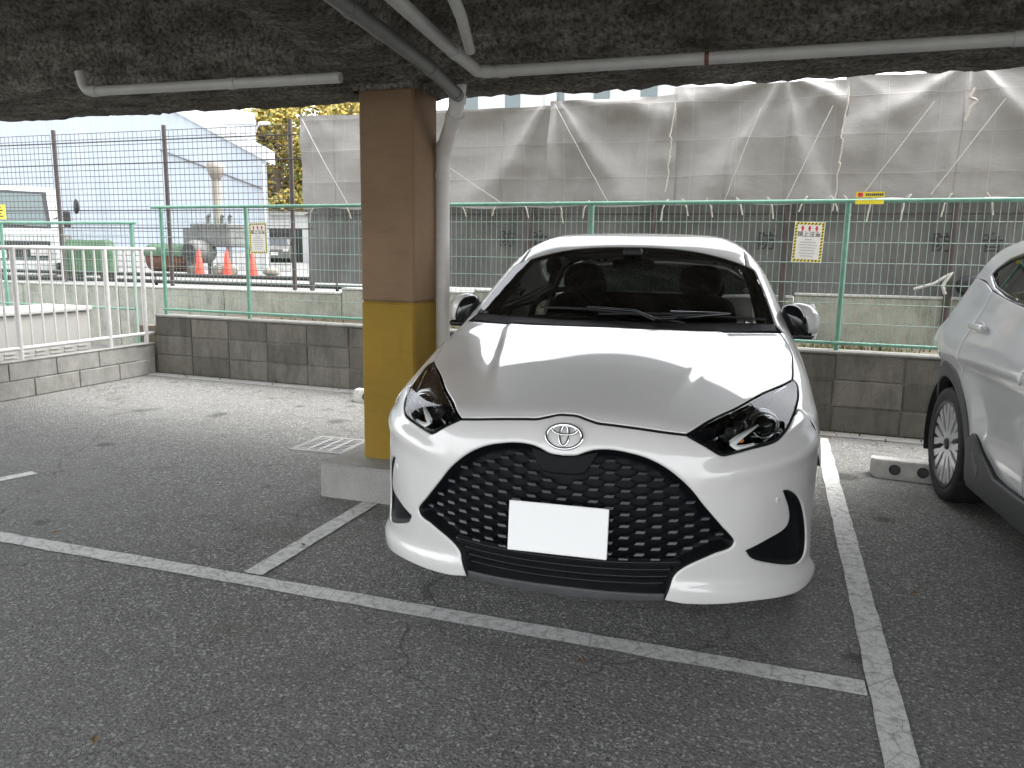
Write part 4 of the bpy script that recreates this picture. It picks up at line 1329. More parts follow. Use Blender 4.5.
def panel(name, Fn, par, segs, mat, parent, holes=(), res=0.02, gap=0.002, roll=0.004, thick=0.014, off=0.0, bowl=None, hole_roll=None, disp=None):
    """one body panel: outline on the surface Fn, triangulated, edges rolled in and given thickness.
       bowl=(depth, ramp): pushes the middle inwards (lamp housings, recesses)"""
    outer = shift(loop(segs, par, res*.6), gap)
    polys = [(outer, roll)]
    for h in holes: polys.append((loop(h, par, res*.6), hole_roll if hole_roll else roll))
    rings = []
    for i, (pl, rl) in enumerate(polys):
        sgn = 1 if i == 0 else -1
        for f in ((.25, .6, 1.1) if rl > 0 else ()): rings.append(shift(pl, sgn*rl*f))
        if bowl:
            for f in (.3, .7, 1.0): rings.append(shift(pl, sgn*bowl[1]*f))
    lo, hi = outer.min(0), outer.max(0)
    gx, gy = np.meshgrid(np.arange(lo[0], hi[0], res), np.arange(lo[1], hi[1], res*.9))
    gx[1::2] += res*.5
    g = np.stack([gx.ravel(), gy.ravel()], 1)
    cand = np.vstack(rings+[g]) if rings else g
    nring = sum(len(r) for r in rings)
    ok = inside(cand, outer)
    for pl, _ in polys[1:]: ok &= ~inside(cand, pl)
    allb = np.vstack([p for p, _ in polys])
    dmin = np.full(len(cand), 9.)
    for k in range(0, len(cand), 2000):
        dmin[k:k+2000] = np.sqrt(((cand[k:k+2000, None]-allb[None])**2).sum(2)).min(1)
    clear = max([r for _, r in polys])*1.25 if not bowl else bowl[1]*1.1
    lim = np.full(len(cand), max(res*.45, clear)); lim[:nring] = 0.0007
    ok &= dmin > lim
    cand = cand[ok]
    verts = [Vector(p) for p in allb]+[Vector(p) for p in cand]
    edges, o = [], 0
    for pl, _ in polys:
        n = len(pl)
        edges += [(o+i, o+(i+1) % n) for i in range(n)]
        o += n
    vo, eo, fo, *_ = delaunay_2d_cdt(verts, edges, [], 0, 1e-6)
    uv = np.array([(v.x, v.y) for v in vo])
    tri = np.array([f for f in fo if len(f) == 3])
    cen = uv[tri].mean(1)
    keep = inside(cen, outer)
    for pl, _ in polys[1:]: keep &= ~inside(cen, pl)
    tri = tri[keep]
    ro, rd = par.ray(uv)
    P = project(Fn, ro, rd, off=off)
    N = grad(Fn, P)
    if disp is not None: P = P+N*disp(P)[:, None]
    # distance to the outline (in the flat domain) drives the rolled edge and the bowl
    db = np.full(len(uv), 9.); rl = np.zeros(len(uv))
    for pl, r in polys:
        a, b = pl, np.roll(pl, -1, 0)
        for k in range(0, len(uv), 1500):
            q = uv[k:k+1500, None]
            t = np.clip(((q-a)*(b-a)).sum(2)/np.maximum(1e-12, ((b-a)**2).sum(1)), 0, 1)
            d = np.sqrt(((a+(b-a)*t[..., None]-q)**2).sum(2)).min(1)
            m = d < db[k:k+1500]
            db[k:k+1500] = np.where(m, d, db[k:k+1500]); rl[k:k+1500] = np.where(m, r, rl[k:k+1500])
    if bowl:
        s = np.clip(db/bowl[1], 0, 1); s = s*s*(3-2*s)
        P = P-N*(bowl[0]*s)[:, None]
    else:
        q = np.clip(rl-db, 0, None)
        P = P-N*(rl-np.sqrt(np.maximum(0, rl*rl-q*q)))[:, None]
    used = np.unique(tri)
    remap = -np.ones(len(uv), int); remap[used] = np.arange(len(used))
    P, N, tri = P[used], N[used], remap[tri]
    # orient
    fn = np.cross(P[tri[:, 1]]-P[tri[:, 0]], P[tri[:, 2]]-P[tri[:, 0]])
    flip = (fn*N[tri[:, 0]]).sum(1) < 0
    tri[flip] = tri[flip][:, ::-1]
    faces = [tuple(int(i) for i in t) for t in tri]
    V = [tuple(p) for p in P]
    if thick > 0:
        cnt = {}
        for t in faces:
            for i in range(3):
                e = (t[i], t[(i+1) % 3]); k = (min(e), max(e))
                cnt[k] = None if k in cnt else e
        bd = [e for e in cnt.values() if e]
        nb = {}
        for e in bd:
            for i in e:
                if i not in nb:
                    nb[i] = len(V); V.append(tuple(P[i]-N[i]*thick))
        faces += [(e[1], e[0], nb[e[0]], nb[e[1]]) for e in bd]
    me = bpy.data.meshes.new(name)
    me.from_pydata(V, [], faces)
    me.polygons.foreach_set('use_smooth', [True]*len(faces))
    if thick > 0:
        me.update()
        nt_ = len(tri)
        sharp = me.attributes.new('sharp_edge', 'BOOLEAN', 'EDGE')
        ek = {tuple(sorted(e)) for e in bd}
        sharp.data.foreach_set('value', [tuple(sorted(e.vertices)) in ek for e in me.edges])
    me.materials.append(MATS[mat])
    if thick > 0:            # folded edges black: shade of the deep shut lines put into the colour
        me.materials.append(MATS['cabin_black'])
        me.polygons.foreach_set('material_index', [0]*len(tri)+[1]*(len(faces)-len(tri)))
    me.update()
    return put(name, me, parent)
def surf_pt(Fn, par, p, off=0.0):
    ro, rd = par.ray(par.uv([p]))
    q = project(Fn, ro, rd, off=off)
    return Vector(q[0]), Vector(grad(Fn, q)[0])
def frame_from(nrm, up=Vector((0, 0, 1))):
    """rotation whose -Y looks along nrm"""
    y = -nrm.normalized(); x = y.cross(up).normalized(); z = x.cross(y)
    return Matrix((x, y, z)).transposed()
def wheel(parent, x, y, r, side, tyre_w, rim_r, style, name='wheel'):
    """wheel > tyre, rim, hub; spokes are part of the rim"""
    w = bpy.data.objects.new(name, None); COL.objects.link(w); w.parent = parent
    w.location = (x, y, r)
    w.rotation_euler = (0, 0, 0 if side > 0 else math.pi)
    h = tyre_w/2
    pr_ = [(rim_r-.012, -h*.8), (rim_r, -h*.92), (r*.86, -h), (r*.96, -h*.9), (r*.995, -h*.62), (r, -h*.3), (r, h*.3), (r*.995, h*.62), (r*.96, h*.9), (r*.86, h), (rim_r, h*.92), (rim_r-.012, h*.8)]
    MB().lathe(pr_, 48, axis='x').build('tyre', 'rubber', w)
    tread = MB()
    for k in range(60):
        a = 2*math.pi*k/60
        for s in (-1, 1):
            c, sn = math.cos(a), math.sin(a)
            c2, s2 = math.cos(a+.05), math.sin(a+.05)
            tread.add([(s*h*.35, c*(r+.001), sn*(r+.001)), (s*h*.9, c*(r*.975), sn*(r*.975)), (s*h*.9, c2*(r*.975), s2*(r*.975)), (s*h*.35, c2*(r+.003), s2*(r+.003))], [(0, 1, 2, 3)])
    tag(tread.build('tread_blocks', 'rubber', w, fix=False), kind='stuff')
    MB().lathe([(0.0, -h*.5), (rim_r-.01, -h*.6), (rim_r-.01, h*.80), (rim_r+.004, h*.94), (rim_r-.006, h*.96), (rim_r-.022, h*.86), (rim_r-.03, h*.3), (0.0, h*.1)], 48, axis='x').build('rim', 'alloy_dark' if style == 'multi' else 'alloy', w)
    n = 10 if style == 'multi' else 7
    sp = MB()
    for k in range(n):
        a0 = 2*math.pi*k/n
        if style == 'multi':
            # pairs of slim machined spokes that fork towards the rim
            for da, wd in ((-.16, .011), (.16, .011)):
                pts = []
                for (rr, dd, xo) in ((.035, 0, h*.78), (rim_r*.45, da*.45, h*.80), (rim_r-.012, da, h*.84)):
                    pts.append((xo, math.cos(a0+dd)*rr, math.sin(a0+dd)*rr))
                for (p, q), (wa, wb) in zip(zip(pts[:-1], pts[1:]), ((.018, .013), (.013, .023))):
                    P, Q = Vector(p), Vector(q)
                    t = (Q-P).normalized(); sd = t.cross(Vector((1, 0, 0))).normalized()
                    o = len(sp.v)
                    sp.add([P+sd*wa, P-sd*wa, Q-sd*wb, Q+sd*wb, P+sd*wa-Vector((.03, 0, 0)), P-sd*wa-Vector((.03, 0, 0)), Q-sd*wb-Vector((.03, 0, 0)), Q+sd*wb-Vector((.03, 0, 0))],
                           [(0, 1, 2, 3), (0, 3, 7, 4), (1, 5, 6, 2)])
        else:
            P = Vector((h*.82, math.cos(a0)*.04, math.sin(a0)*.04)); Q = Vector((h*.86, math.cos(a0)*(rim_r-.012), math.sin(a0)*(rim_r-.012)))
            t = (Q-P).normalized(); sd = t.cross(Vector((1, 0, 0))).normalized()*.022
            b = Vector((.03, 0, 0))
            sp.add([P+sd, P-sd, Q-sd, Q+sd, P+sd-b, P-sd-b, Q-sd-b, Q+sd-b], [(0, 1, 2, 3), (0, 3, 7, 4), (1, 5, 6, 2)])
    sp.build('spokes', 'alloy', w)
    MB().lathe([(0.0, h*.90), (.028, h*.90), (.034, h*.84), (.034, h*.5)], 24, axis='x').build('hub_cap', 'alloy_dark', w)
    return w
def blob(name, c, s, mat, parent, p=2.6, n=(28, 16), seed=None, rot=None, amp=0):
    """superellipsoid: cushions, mirror shells"""
    def sg(a, e): return math.copysign(abs(a)**e, a)
    e = 2/p
    def fn(u, v):
        a, b = 2*math.pi*u, math.pi*(v-.5)
        k = 1+(amp*nz(math.cos(a)+seed, math.sin(a), b) if seed is not None else 0)
        return (s[0]*k*sg(math.cos(a), e)*sg(math.cos(b), e), s[1]*k*sg(math.sin(a), e)*sg(math.cos(b), e), s[2]*k*sg(math.sin(b), e))
    return MB().grid(fn, *n).build(name, mat, parent, c, rot, fix=False)

# ================================================================== THE WHITE HATCHBACK
CAR_YAW = R(4.137)
car = thing('parked_car', 'white hatchback with a wide black grille parked nose out in the stall', 'car',
            (-0.6365+math.sin(CAR_YAW)*.237, 2.6-math.cos(CAR_YAW)*.237, 0), CAR_YAW)
HF = hatch_F
SPH = Param('sph', (0, 1.5, .45))
SIDE = {1: Param('side', (0.2, 0, 0), 1), -1: Param('side', (0.2, 0, 0), -1)}
TOP = Param('top', (0, 0, .8))
REAR = Param('rear', (0, 2.6, 0))
# --- outlines on the right half (x > 0), taken as real positions on the body
seam = [(0, .106, .853), (.030, .106, .852), (.070, .094, .843), (.105, .089, .835), (.150, .091, .832), (.241, .10, .824), (.321, .117, .814), (.393, .140, .805)]
hl_top = [(.395, .145, .806), (.467, .252, .836), (.549, .410, .851), (.663, .673, .872), (.782, .94, .886)]
hl_out = [(.782, .94, .886), (.803, .90, .872), (.802, .80, .848), (.786, .70, .829), (.762, .56, .806), (.727, .425, .777), (.690, .345, .760), (.612, .254, .752), (.548, .196, .742)]
hl_low = [(.548, .196, .742), (.520, .174, .738), (.497, .163, .744), (.450, .150, .772), (.395, .141, .802)]
grille_e = [(0, .028, .728), (.044, .030, .732), (.075, .035, .744), (.108, .040, .7535), (.155, .045, .756), (.205, .050, .750), (.272, .060, .733), (.340, .073, .698), (.408, .091, .640), (.465, .114, .568), (.519, .144, .500)]
grille_c = [(.519, .144, .500), (.552, .172, .458), (.561, .174, .440), (.548, .168, .422), (.505, .140, .410)]
grille_b = [(.505, .140, .410), (.428, .104, .376), (.385, .091, .345), (.362, .091, .302), (.345, .095, .246)]
lip_b = [(.345, .095, .243), (.48, .156, .226), (.635, .262, .210), (.781, .442, .180), (.872, .60, .165)]
fogo = [[(.722, .34, .586), (.752, .38, .575), (.786, .44, .538), (.814, .496, .474), (.836, .547, .381), (.838, .555, .306), (.822, .51, .278), (.785, .44, .283), (.690, .308, .330), (.630, .245, .364), (.603, .215, .402)],
        [(.603, .215, .402), (.672, .286, .424), (.733, .36, .440), (.750, .387, .466), (.748, .379, .512), (.722, .34, .586)]]
WHL = (.945, .31)                 # front wheel centre (y, z)
ARCH = .345
def arch(y0, a0, a1, n=18, x=.885, r=ARCH, zc=.31):
    return [(x, y0+r*math.cos(R(a0+(a1-a0)*i/n)), zc+r*math.sin(R(a0+(a1-a0)*i/n))) for i in range(n+1)]
# --- front bumper: an arch-shaped panel, open below the grille
b_arch = arch(WHL[0], 205, 128, 14)           # from low front of the arch upwards
half = [lip_b, [lip_b[-1], b_arch[0]], b_arch, [b_arch[-1], (.805, .66, .800), (.772, .60, .812)], [(.772, .60, .812)]+hl_out[4:], hl_low, [hl_low[-1], seam[-1]], seam[::-1]]
m_half = mirror_segs(half)
inner_r = [grille_e[::-1] and grille_e, grille_c, grille_b, [grille_b[-1], lip_b[0]]]
# closed loop: right lower lip ... seam centre ... left side ... left lip tip, left grille edge, right grille edge
outline = half+m_half+mirror_segs(inner_r)+inner_r
def bumper_disp(P):
    x, z = np.abs(P[:, 0]), P[:, 2]
    # shelf crease running from under the lamp towards the wheel, lower skirt kicked out
    zc = .690+.03*np.clip((x-.45)/.4, 0, 1)
    d = .010*np.exp(-((z-zc+.02)/.035)**2)*np.clip((x-.42)/.12, 0, 1)
    d -= .007*np.exp(-((z-zc-.035)/.03)**2)*np.clip((x-.42)/.12, 0, 1)
    zk = np.interp(x, [.34, .6, .86], [.335, .295, .262])
    k = np.clip((zk-z)/.05, 0, 1); k = k*k*(3-2*k)
    d += .022*k*np.clip((x-.30)/.1, 0, 1)
    # cheek between grille and side pod is slightly full
    d += .008*np.exp(-((z-.5)/.10)**2-((x-.62)/.10)**2)
    return d
panel('bumper', HF, SPH, outline, 'car_white', car, holes=[fogo, [[(-p[0], p[1], p[2]) for p in s] for s in fogo]],
      res=.014, gap=.0030, roll=.006, hole_roll=.007, thick=.022, disp=bumper_disp)
# --- bonnet
h_side = [(.782, .94, .886), (.785, 1.00, .900), (.786, 1.09, .924), (.789, 1.22, .956), (.786, 1.30, .979), (.776, 1.36, 1.003), (.757, 1.405, 1.034)]
h_rear = [(.757, 1.405, 1.034), (.62, 1.295, 1.041), (.489, 1.206, 1.044), (.284, 1.096, 1.048), (.144, 1.053, 1.053), (0, 1.04, 1.055)]
hh = [seam+[], [seam[-1], hl_top[0]], hl_top, h_side, h_rear]
hm = mirror_segs(hh)
panel('bonnet', HF, SPH, [s for s in hh]+hm, 'car_white', car, res=.018, gap=.0050, roll=.003, thick=.020)
# --- wings
for sg in (1, -1):
    w_arch = arch(WHL[0], 128, -12, 22)
    seg = [[(.772, .60, .812)]+hl_out[3::-1], h_side, [h_side[-1], (.80, 1.47, 1.035), (.845, 1.50, .97)], [(.845, 1.50, .97), (.884, 1.50, .75), (.888, 1.48, .55), (.885, 1.42, .24)],
           [(.885, 1.42, .24), w_arch[-1]], w_arch[::-1], [w_arch[0], (.805, .66, .800), (.772, .60, .812)]]
    seg = seg if sg > 0 else mirror_segs(seg)
    def wing_disp(P):
        r = np.hypot(P[:, 1]-WHL[0], P[:, 2]-.31)
        return .012*np.exp(-((r-ARCH)/.06)**2)
    panel('wing', HF, SPH, seg, 'car_white', car, res=.020, gap=.0018, roll=.004, thick=.02, disp=wing_disp)
# --- lamps
def headlight(sg):
    mir = (lambda s: s) if sg > 0 else mirror_segs
    seg = mir([hl_top, hl_out, hl_low, [hl_low[-1], hl_top[0]]])
    h = bpy.data.objects.new('headlight', None); COL.objects.link(h); h.parent = car
    panel('housing', HF, SPH, seg, 'gloss_black', h, res=.014, gap=.003, roll=0, thick=0, off=.006, bowl=(.075, .035))
    ref = [[(.575, .33, .822), (.66, .50, .842), (.745, .70, .850)], [(.745, .70, .850), (.768, .66, .815), (.742, .52, .800)], [(.742, .52, .800), (.68, .36, .795), (.60, .29, .796), (.575, .33, .822)]]
    panel('reflector_bowl', HF, SPH, mir(ref), 'lamp_inner', h, res=.014, gap=.002, roll=0, thick=0, off=.028, bowl=(.030, .02))
    ref2 = [[(.505, .20, .795), (.57, .30, .815)], [(.57, .30, .815), (.592, .275, .793), (.535, .20, .772)], [(.535, .20, .772), (.505, .20, .795)]]
    panel('reflector_bowl', HF, SPH, mir(ref2), 'lamp_inner', h, res=.012, gap=.002, roll=0, thick=0, off=.024, bowl=(.020, .012))
    panel('lens', HF, SPH, seg, 'glass_clear', h, res=.014, gap=.0035, roll=.004, thick=.006)
    X = lambda p: (p[0]*sg, p[1], p[2])
    def at(p, off):
        q, n = surf_pt(HF, SPH, X(p), off)
        return q, n
    # projector: chrome bowl, dark lens, ring
    q, n = at((.700, .41, .803), .045)
    aim = Vector((n.x*.45, -1, .02)).normalized()
    fm = frame_from(aim).to_4x4(); fm.translation = q
    for nm, prof, mt in (('projector_ring', [(.034, .02), (.038, -.008), (.044, -.012), (.048, -.006), (.046, .03)], 'chrome'),
                         ('projector_lens', [(.034, .0), (.030, -.012), (.018, -.022), (0.0, -.026)], 'lens_dark'),
                         ('projector_shroud', [(.048, .012), (.056, .004), (.060, .012), (.060, .05)], 'alloy')):
        o = MB().lathe(prof, 32, axis='y').build(nm, mt, h); o.matrix_local = fm
    def strip(nm, pts, off, w, mt, r2=.0):
        P, Nn = [], []
        for p in catmull(np.array([X(p) for p in pts]), .008)+[np.array(X(pts[-1]))]:
            q, n = at(tuple(np.array(p)*np.array((sg, 1, 1))), off); P.append(q); Nn.append(n)
        m = MB(); vs, fs = [], []
        for i, (q, n) in enumerate(zip(P, Nn)):
            t = (P[min(i+1, len(P)-1)]-P[max(i-1, 0)]).normalized(); b = n.cross(t).normalized()
            tw = w*(1-.65*i/(len(P)-1)) if r2 else w
            vs += [q+b*tw, q+n*.004, q-b*tw, q-n*.01]
        for i in range(len(P)-1):
            for k in range(4): fs.append((i*4+k, i*4+(k+1) % 4, (i+1)*4+(k+1) % 4, (i+1)*4+k))
        fs += [(0, 1, 2, 3), tuple(len(vs)-4+k for k in (3, 2, 1, 0))]
        m.add(vs, fs).build(nm, mt, h)
    strip('daytime_light', [(.540, .215, .768), (.575, .25, .787), (.615, .30, .802), (.655, .345, .816)], .012, .0125, 'lamp_white', 1)
    strip('daytime_light', [(.538, .215, .770), (.560, .215, .757), (.592, .24, .757), (.622, .265, .762)], .012, .0115, 'lamp_white', 1)
    strip('trim_bar', [(.462, .17, .779), (.495, .20, .790)], .016, .006, 'chrome')
    strip('reflection_strip', [(.60, .42, .842), (.66, .56, .852), (.72, .70, .861), (.775, .86, .872)], .014, .012, 'chrome')  # chrome strip stands in for the bright reflection along the lens top
    for (p, r) in (((.560, .27, .802), .017), ((.600, .33, .818), .017)):
        q, n = at(p, .045); fm2 = frame_from(Vector((n.x*.4, -1, 0))).to_4x4(); fm2.translation = q
        o = MB().lathe([(r, -.012), (r*.8, .004), (r*.3, .012), (0, .012)], 18, axis='y').build('reflector', 'alloy', h); o.matrix_local = fm2
    q, n = at((.578, .25, .774), .03)
    blob('indicator_bulb', tuple(q), (.017, .012, .009), 'lamp_amber', h, 2.2, (14, 8))
    return h
headlight(1); headlight(-1)
for sg in (1, -1):
    seg = fogo if sg > 0 else mirror_segs(fogo)
    panel('side_pod', HF, SPH, seg, 'grille_black', car, res=.016, gap=-.003, roll=0, thick=0, off=.005, bowl=(.016, .02))
# --- grille: recessed backing, mesh of facets, frame, slats
gl_half = [grille_e, grille_c, grille_b]
gl_out = gl_half+[[grille_b[-1], (0, .07, .245), (-grille_b[-1][0], .095, .246)]]+mirror_segs(gl_half)
gl = bpy.data.objects.new('grille', None); COL.objects.link(gl); gl.parent = car
panel('backing', HF, SPH, gl_out, 'grille_black', gl, res=.022, gap=-.004, roll=0, thick=0, off=.010, bowl=(.042, .022))
gpoly = shift(loop(gl_out, SPH, .02), .020)
fac = MB().add([(-.021, 0, -.0055), (.012, 0, -.0055), (.021, 0, .0055), (-.012, 0, .0055), (-.018, -.007, -.006), (.012, -.007, -.006), (.018, -.005, .002), (-.011, -.005, .002)],
               [(4, 5, 6, 7), (0, 1, 5, 4), (1, 2, 6, 5), (2, 3, 7, 6), (3, 0, 4, 7)]).mesh('grille_facet', 'facet_grey')
facL = MB().add([(-p[0], p[1], p[2]) for p in [(-.021, 0, -.0055), (.012, 0, -.0055), (.021, 0, .0055), (-.012, 0, .0055), (-.018, -.007, -.006), (.012, -.007, -.006), (.018, -.005, .002), (-.011, -.005, .002)]],
               [(4, 5, 6, 7), (0, 1, 5, 4), (1, 2, 6, 5), (2, 3, 7, 6), (3, 0, 4, 7)]).mesh('grille_facet', 'facet_grey')
lat = MB()
rows = [(.738-.0195*k, k) for k in range(19)]
for z, k in rows:
    for i in range(-7, 8):
        x = i*.102+(.051 if k % 2 else 0)
        p, n = surf_pt(HF, SPH, (x, .05+.5*x*x, z), .040)
        uvp = SPH.uv([tuple(p)])
        radar = abs(x) < .055+.08*max(0, (z-.66)/.1) and z > .655
        if not inside(uvp, gpoly)[0] or z < .372 or radar: continue
        o = put('grille_facet', fac if x >= 0 else facL, gl)
        fm = frame_from(Vector((n.x*.8, n.y, n.z*.3+.10))).to_4x4(); fm.translation = p+n*.010
        o.matrix_local = fm
        for sx in (-1, 1):
            q, n2 = surf_pt(HF, SPH, (x+sx*.051, .05+.5*(x+sx*.051)**2, z-.0195), .038)
            lat.tube([p+n*.003, q+n2*.003], .0018, 4, False)
tag(lat.build('lattice', 'grille_black', gl), kind='stuff')
# smooth panel under the badge
panel('sensor_cover', HF, SPH, [[(.115, .05, .748), (.085, .05, .690), (.060, .05, .668), (0, .05, .664), (-.060, .05, .668), (-.085, .05, .690), (-.115, .05, .748)], [(-.115, .05, .748), (-.06, .03, .738), (0, .03, .727), (.06, .03, .738), (.115, .05, .748)]],
      'grille_black', gl, res=.02, gap=0.0, roll=.004, thick=.03, off=.016)
def band(nm, z0, z1, off, mat, xm):
    panel(nm, HF, SPH, [[(-xm, .09, z0), (0, .05, z0), (xm, .09, z0)], [(xm, .09, z0), (xm, .09, z1)], [(xm, .09, z1), (0, .05, z1), (-xm, .09, z1)], [(-xm, .09, z1), (-xm, .09, z0)]], mat, gl, res=.025, gap=0, roll=.003, thick=.02, off=off)
band('slat', .338, .350, .020, 'gloss_black', .368)
band('slat', .312, .322, .022, 'gloss_black', .360)
band('slat', .286, .296, .022, 'gloss_black', .352)
band('upper_bar', .362, .380, .014, 'gloss_black', .40)
panel('lower_lip', HF, SPH, [[(-.350, .095, .262), (0, .06, .270), (.350, .095, .262)], [(.350, .095, .262), (.345, .10, .236)], [(.345, .10, .236), (0, .07, .232), (-.345, .10, .236)], [(-.345, .10, .236), (-.350, .095, .262)]],
      'cladding_black', car, res=.03, gap=0, roll=.006, thick=.05, off=.002)
# --- badge
q, n = surf_pt(HF, SPH, (0, .05, .789), 0)
bd = bpy.data.objects.new('badge', None); COL.objects.link(bd); bd.parent = car
fm = frame_from(Vector((0, n.y, n.z*.8))).to_4x4(); fm.translation = q+n*.004
bd.matrix_local = fm
def ring(nm, ax, az, cz, r, flat=.6):
    vs, fs = [], []
    N_, M_ = 56, 8
    for i in range(N_):
        a = 2*math.pi*i/N_
        c = Vector((ax*math.cos(a), 0, cz+az*math.sin(a)))
        nr = Vector((math.cos(a)/ax, 0, math.sin(a)/az)).normalized()
        for k in range(M_):
            b = 2*math.pi*k/M_
            vs.append(c+nr*(r*math.cos(b))+Vector((0, -1, 0))*(r*flat*math.sin(b)))
    for i in range(N_):
        for k in range(M_):
            fs.append((i*M_+k, i*M_+(k+1) % M_, ((i+1) % N_)*M_+(k+1) % M_, ((i+1) % N_)*M_+k))
    MB().add(vs, fs, True).build(nm, 'chrome', bd)
ring('outer_ring', .060, .041, 0, .0052)
ring('wide_ring', .040, .0155, .0215, .0042)
ring('tall_ring', .0150, .034, .003, .0040)
# --- number plate (blank)
q, n = surf_pt(HF, SPH, (0, 0, .50), 0)
npl = bpy.data.objects.new('number_plate', None); COL.objects.link(npl); npl.parent = car
npl.location = (0.0, -.030, .497); npl.rotation_euler = (R(-6), 0, 0)
MB().box(-.165, .165, -.003, .003, -.083, .083, .0025).build('plate', 'plate_white', npl)
MB().box(-.160, .160, .003, .035, -.07, .07).build('bracket', 'grille_black', npl)
for sg in (1, -1):
    q, n = surf_pt(HF, SPH, (.690*sg, .33, .558), -.0035)
    fm = frame_from(n).to_4x4(); fm.translation = q
    o = MB().lathe([(0, -.002), (.0095, -.002), (.011, .0), (.011, .004)], 18, axis='y').build('parking_sensor', 'car_white', car); o.matrix_local = fm
# --- liner behind the panels so that gaps are dark
panel('liner', HF, SPH, [[(.80, 1.44, 1.0), (.60, 1.27, 1.0), (.3, 1.08, 1.02), (0, 1.04, 1.02), (-.3, 1.08, 1.02), (-.60, 1.27, 1.0), (-.80, 1.44, 1.0)],
      [(-.80, 1.44, 1.0), (-.82, 1.45, .72)], [(-.82, 1.45, .72), (-.8, .8, .70), (-.6, .30, .70), (-.3, .15, .765), (0, .08, .765), (.3, .15, .765), (.6, .30, .70), (.8, .8, .70), (.82, 1.45, .72)], [(.82, 1.45, .72), (.80, 1.44, 1.0)]],
      'cabin_black', car, holes=[[hl_top, hl_out, hl_low, [hl_low[-1], hl_top[0]]], mirror_segs([hl_top, hl_out, hl_low, [hl_low[-1], hl_top[0]]])], res=.04, gap=0, roll=0, thick=0, off=.024)
MB().box(-.70, .70, .58, 3.75, .17, .20).build('underbody', 'cabin_black', car)
# engine bay walls, a block of machinery in the dark
MB().box(-.55, .55, .30, 1.15, .2, .70, .05).build('engine_bay', 'cabin_black', car)

# --- greenhouse
ws_bot = [(x, y, 0) for x, y in ((.748, 1.418), (.62, 1.315), (.489, 1.226), (.284, 1.118), (.144, 1.076), (0, 1.063))]
cowl_t = [(x, y, 0) for x, y in ((.738, 1.468), (.62, 1.385), (.489, 1.30), (.284, 1.195), (.144, 1.155), (0, 1.142))]
ws_top = [(x, y, 0) for x, y in ((0, 1.916), (.155, 1.922), (.334, 1.934), (.48, 1.940), (.57, 1.938), (.650, 1.925))]
ws_sd = [(x, y, 0) for x, y in ((.650, 1.925), (.684, 1.78), (.714, 1.62), (.738, 1.468))]
half = [ws_sd, cowl_t]
panel('windscreen', HF, TOP, [cowl_t[::-1] and [ws_top[0]]+ws_top[1:], ws_sd, cowl_t]+mirror_segs([ws_top, ws_sd, cowl_t]), 'glass_screen', car, res=.04, gap=0, roll=0, thick=0)
panel('cowl', HF, TOP, [cowl_t[::-1], [cowl_t[0], ws_bot[0]], ws_bot]+mirror_segs([cowl_t[::-1], [cowl_t[0], ws_bot[0]], ws_bot]), 'cabin_black', car, res=.03, gap=0, roll=0, thick=.06, off=.004)
def on_top(pts):
    P = np.array([(p[0], p[1], 0) for p in pts], float)
    ro, rd = TOP.ray(P[:, :2]); q = project(HF, ro, rd)
    return [tuple(r) for r in q]
# black frit band inside the edge of the glass
frit = MB()
ed = np.array(on_top(ws_top[::-1]+ws_sd[1:])) if False else None
ry = [1.940, 2.05, 2.3, 2.6, 3.0, 3.3, 3.52]
rail = [(float(np.interp(y_, ry, [.612, .604, .592, .580, .575, .579, .585])), float(y_), 0) for y_ in np.linspace(1.940, 3.52, 34)]
roof_f = ws_top[:-1]+[(.605, 1.936, 0)]
panel('roof', HF, TOP, [roof_f, [roof_f[-1], rail[0]], rail, [(.585, 3.52, 0), (.3, 3.58, 0), (0, 3.60, 0)]]+mirror_segs([roof_f, [roof_f[-1], rail[0]], rail, [(.585, 3.52, 0), (.3, 3.58, 0), (0, 3.60, 0)]]), 'car_white', car, res=.045, gap=.002, roll=.006, thick=.02)
win = [[(.8, 1.66, 1.045), (.78, 1.90, 1.19), (.70, 2.18, 1.335)], [(.70, 2.18, 1.335), (.66, 2.55, 1.395), (.66, 2.95, 1.39), (.68, 3.35, 1.33)], [(.68, 3.35, 1.33), (.75, 3.48, 1.16)], [(.75, 3.48, 1.16), (.79, 2.7, 1.09), (.80, 1.66, 1.045)]]
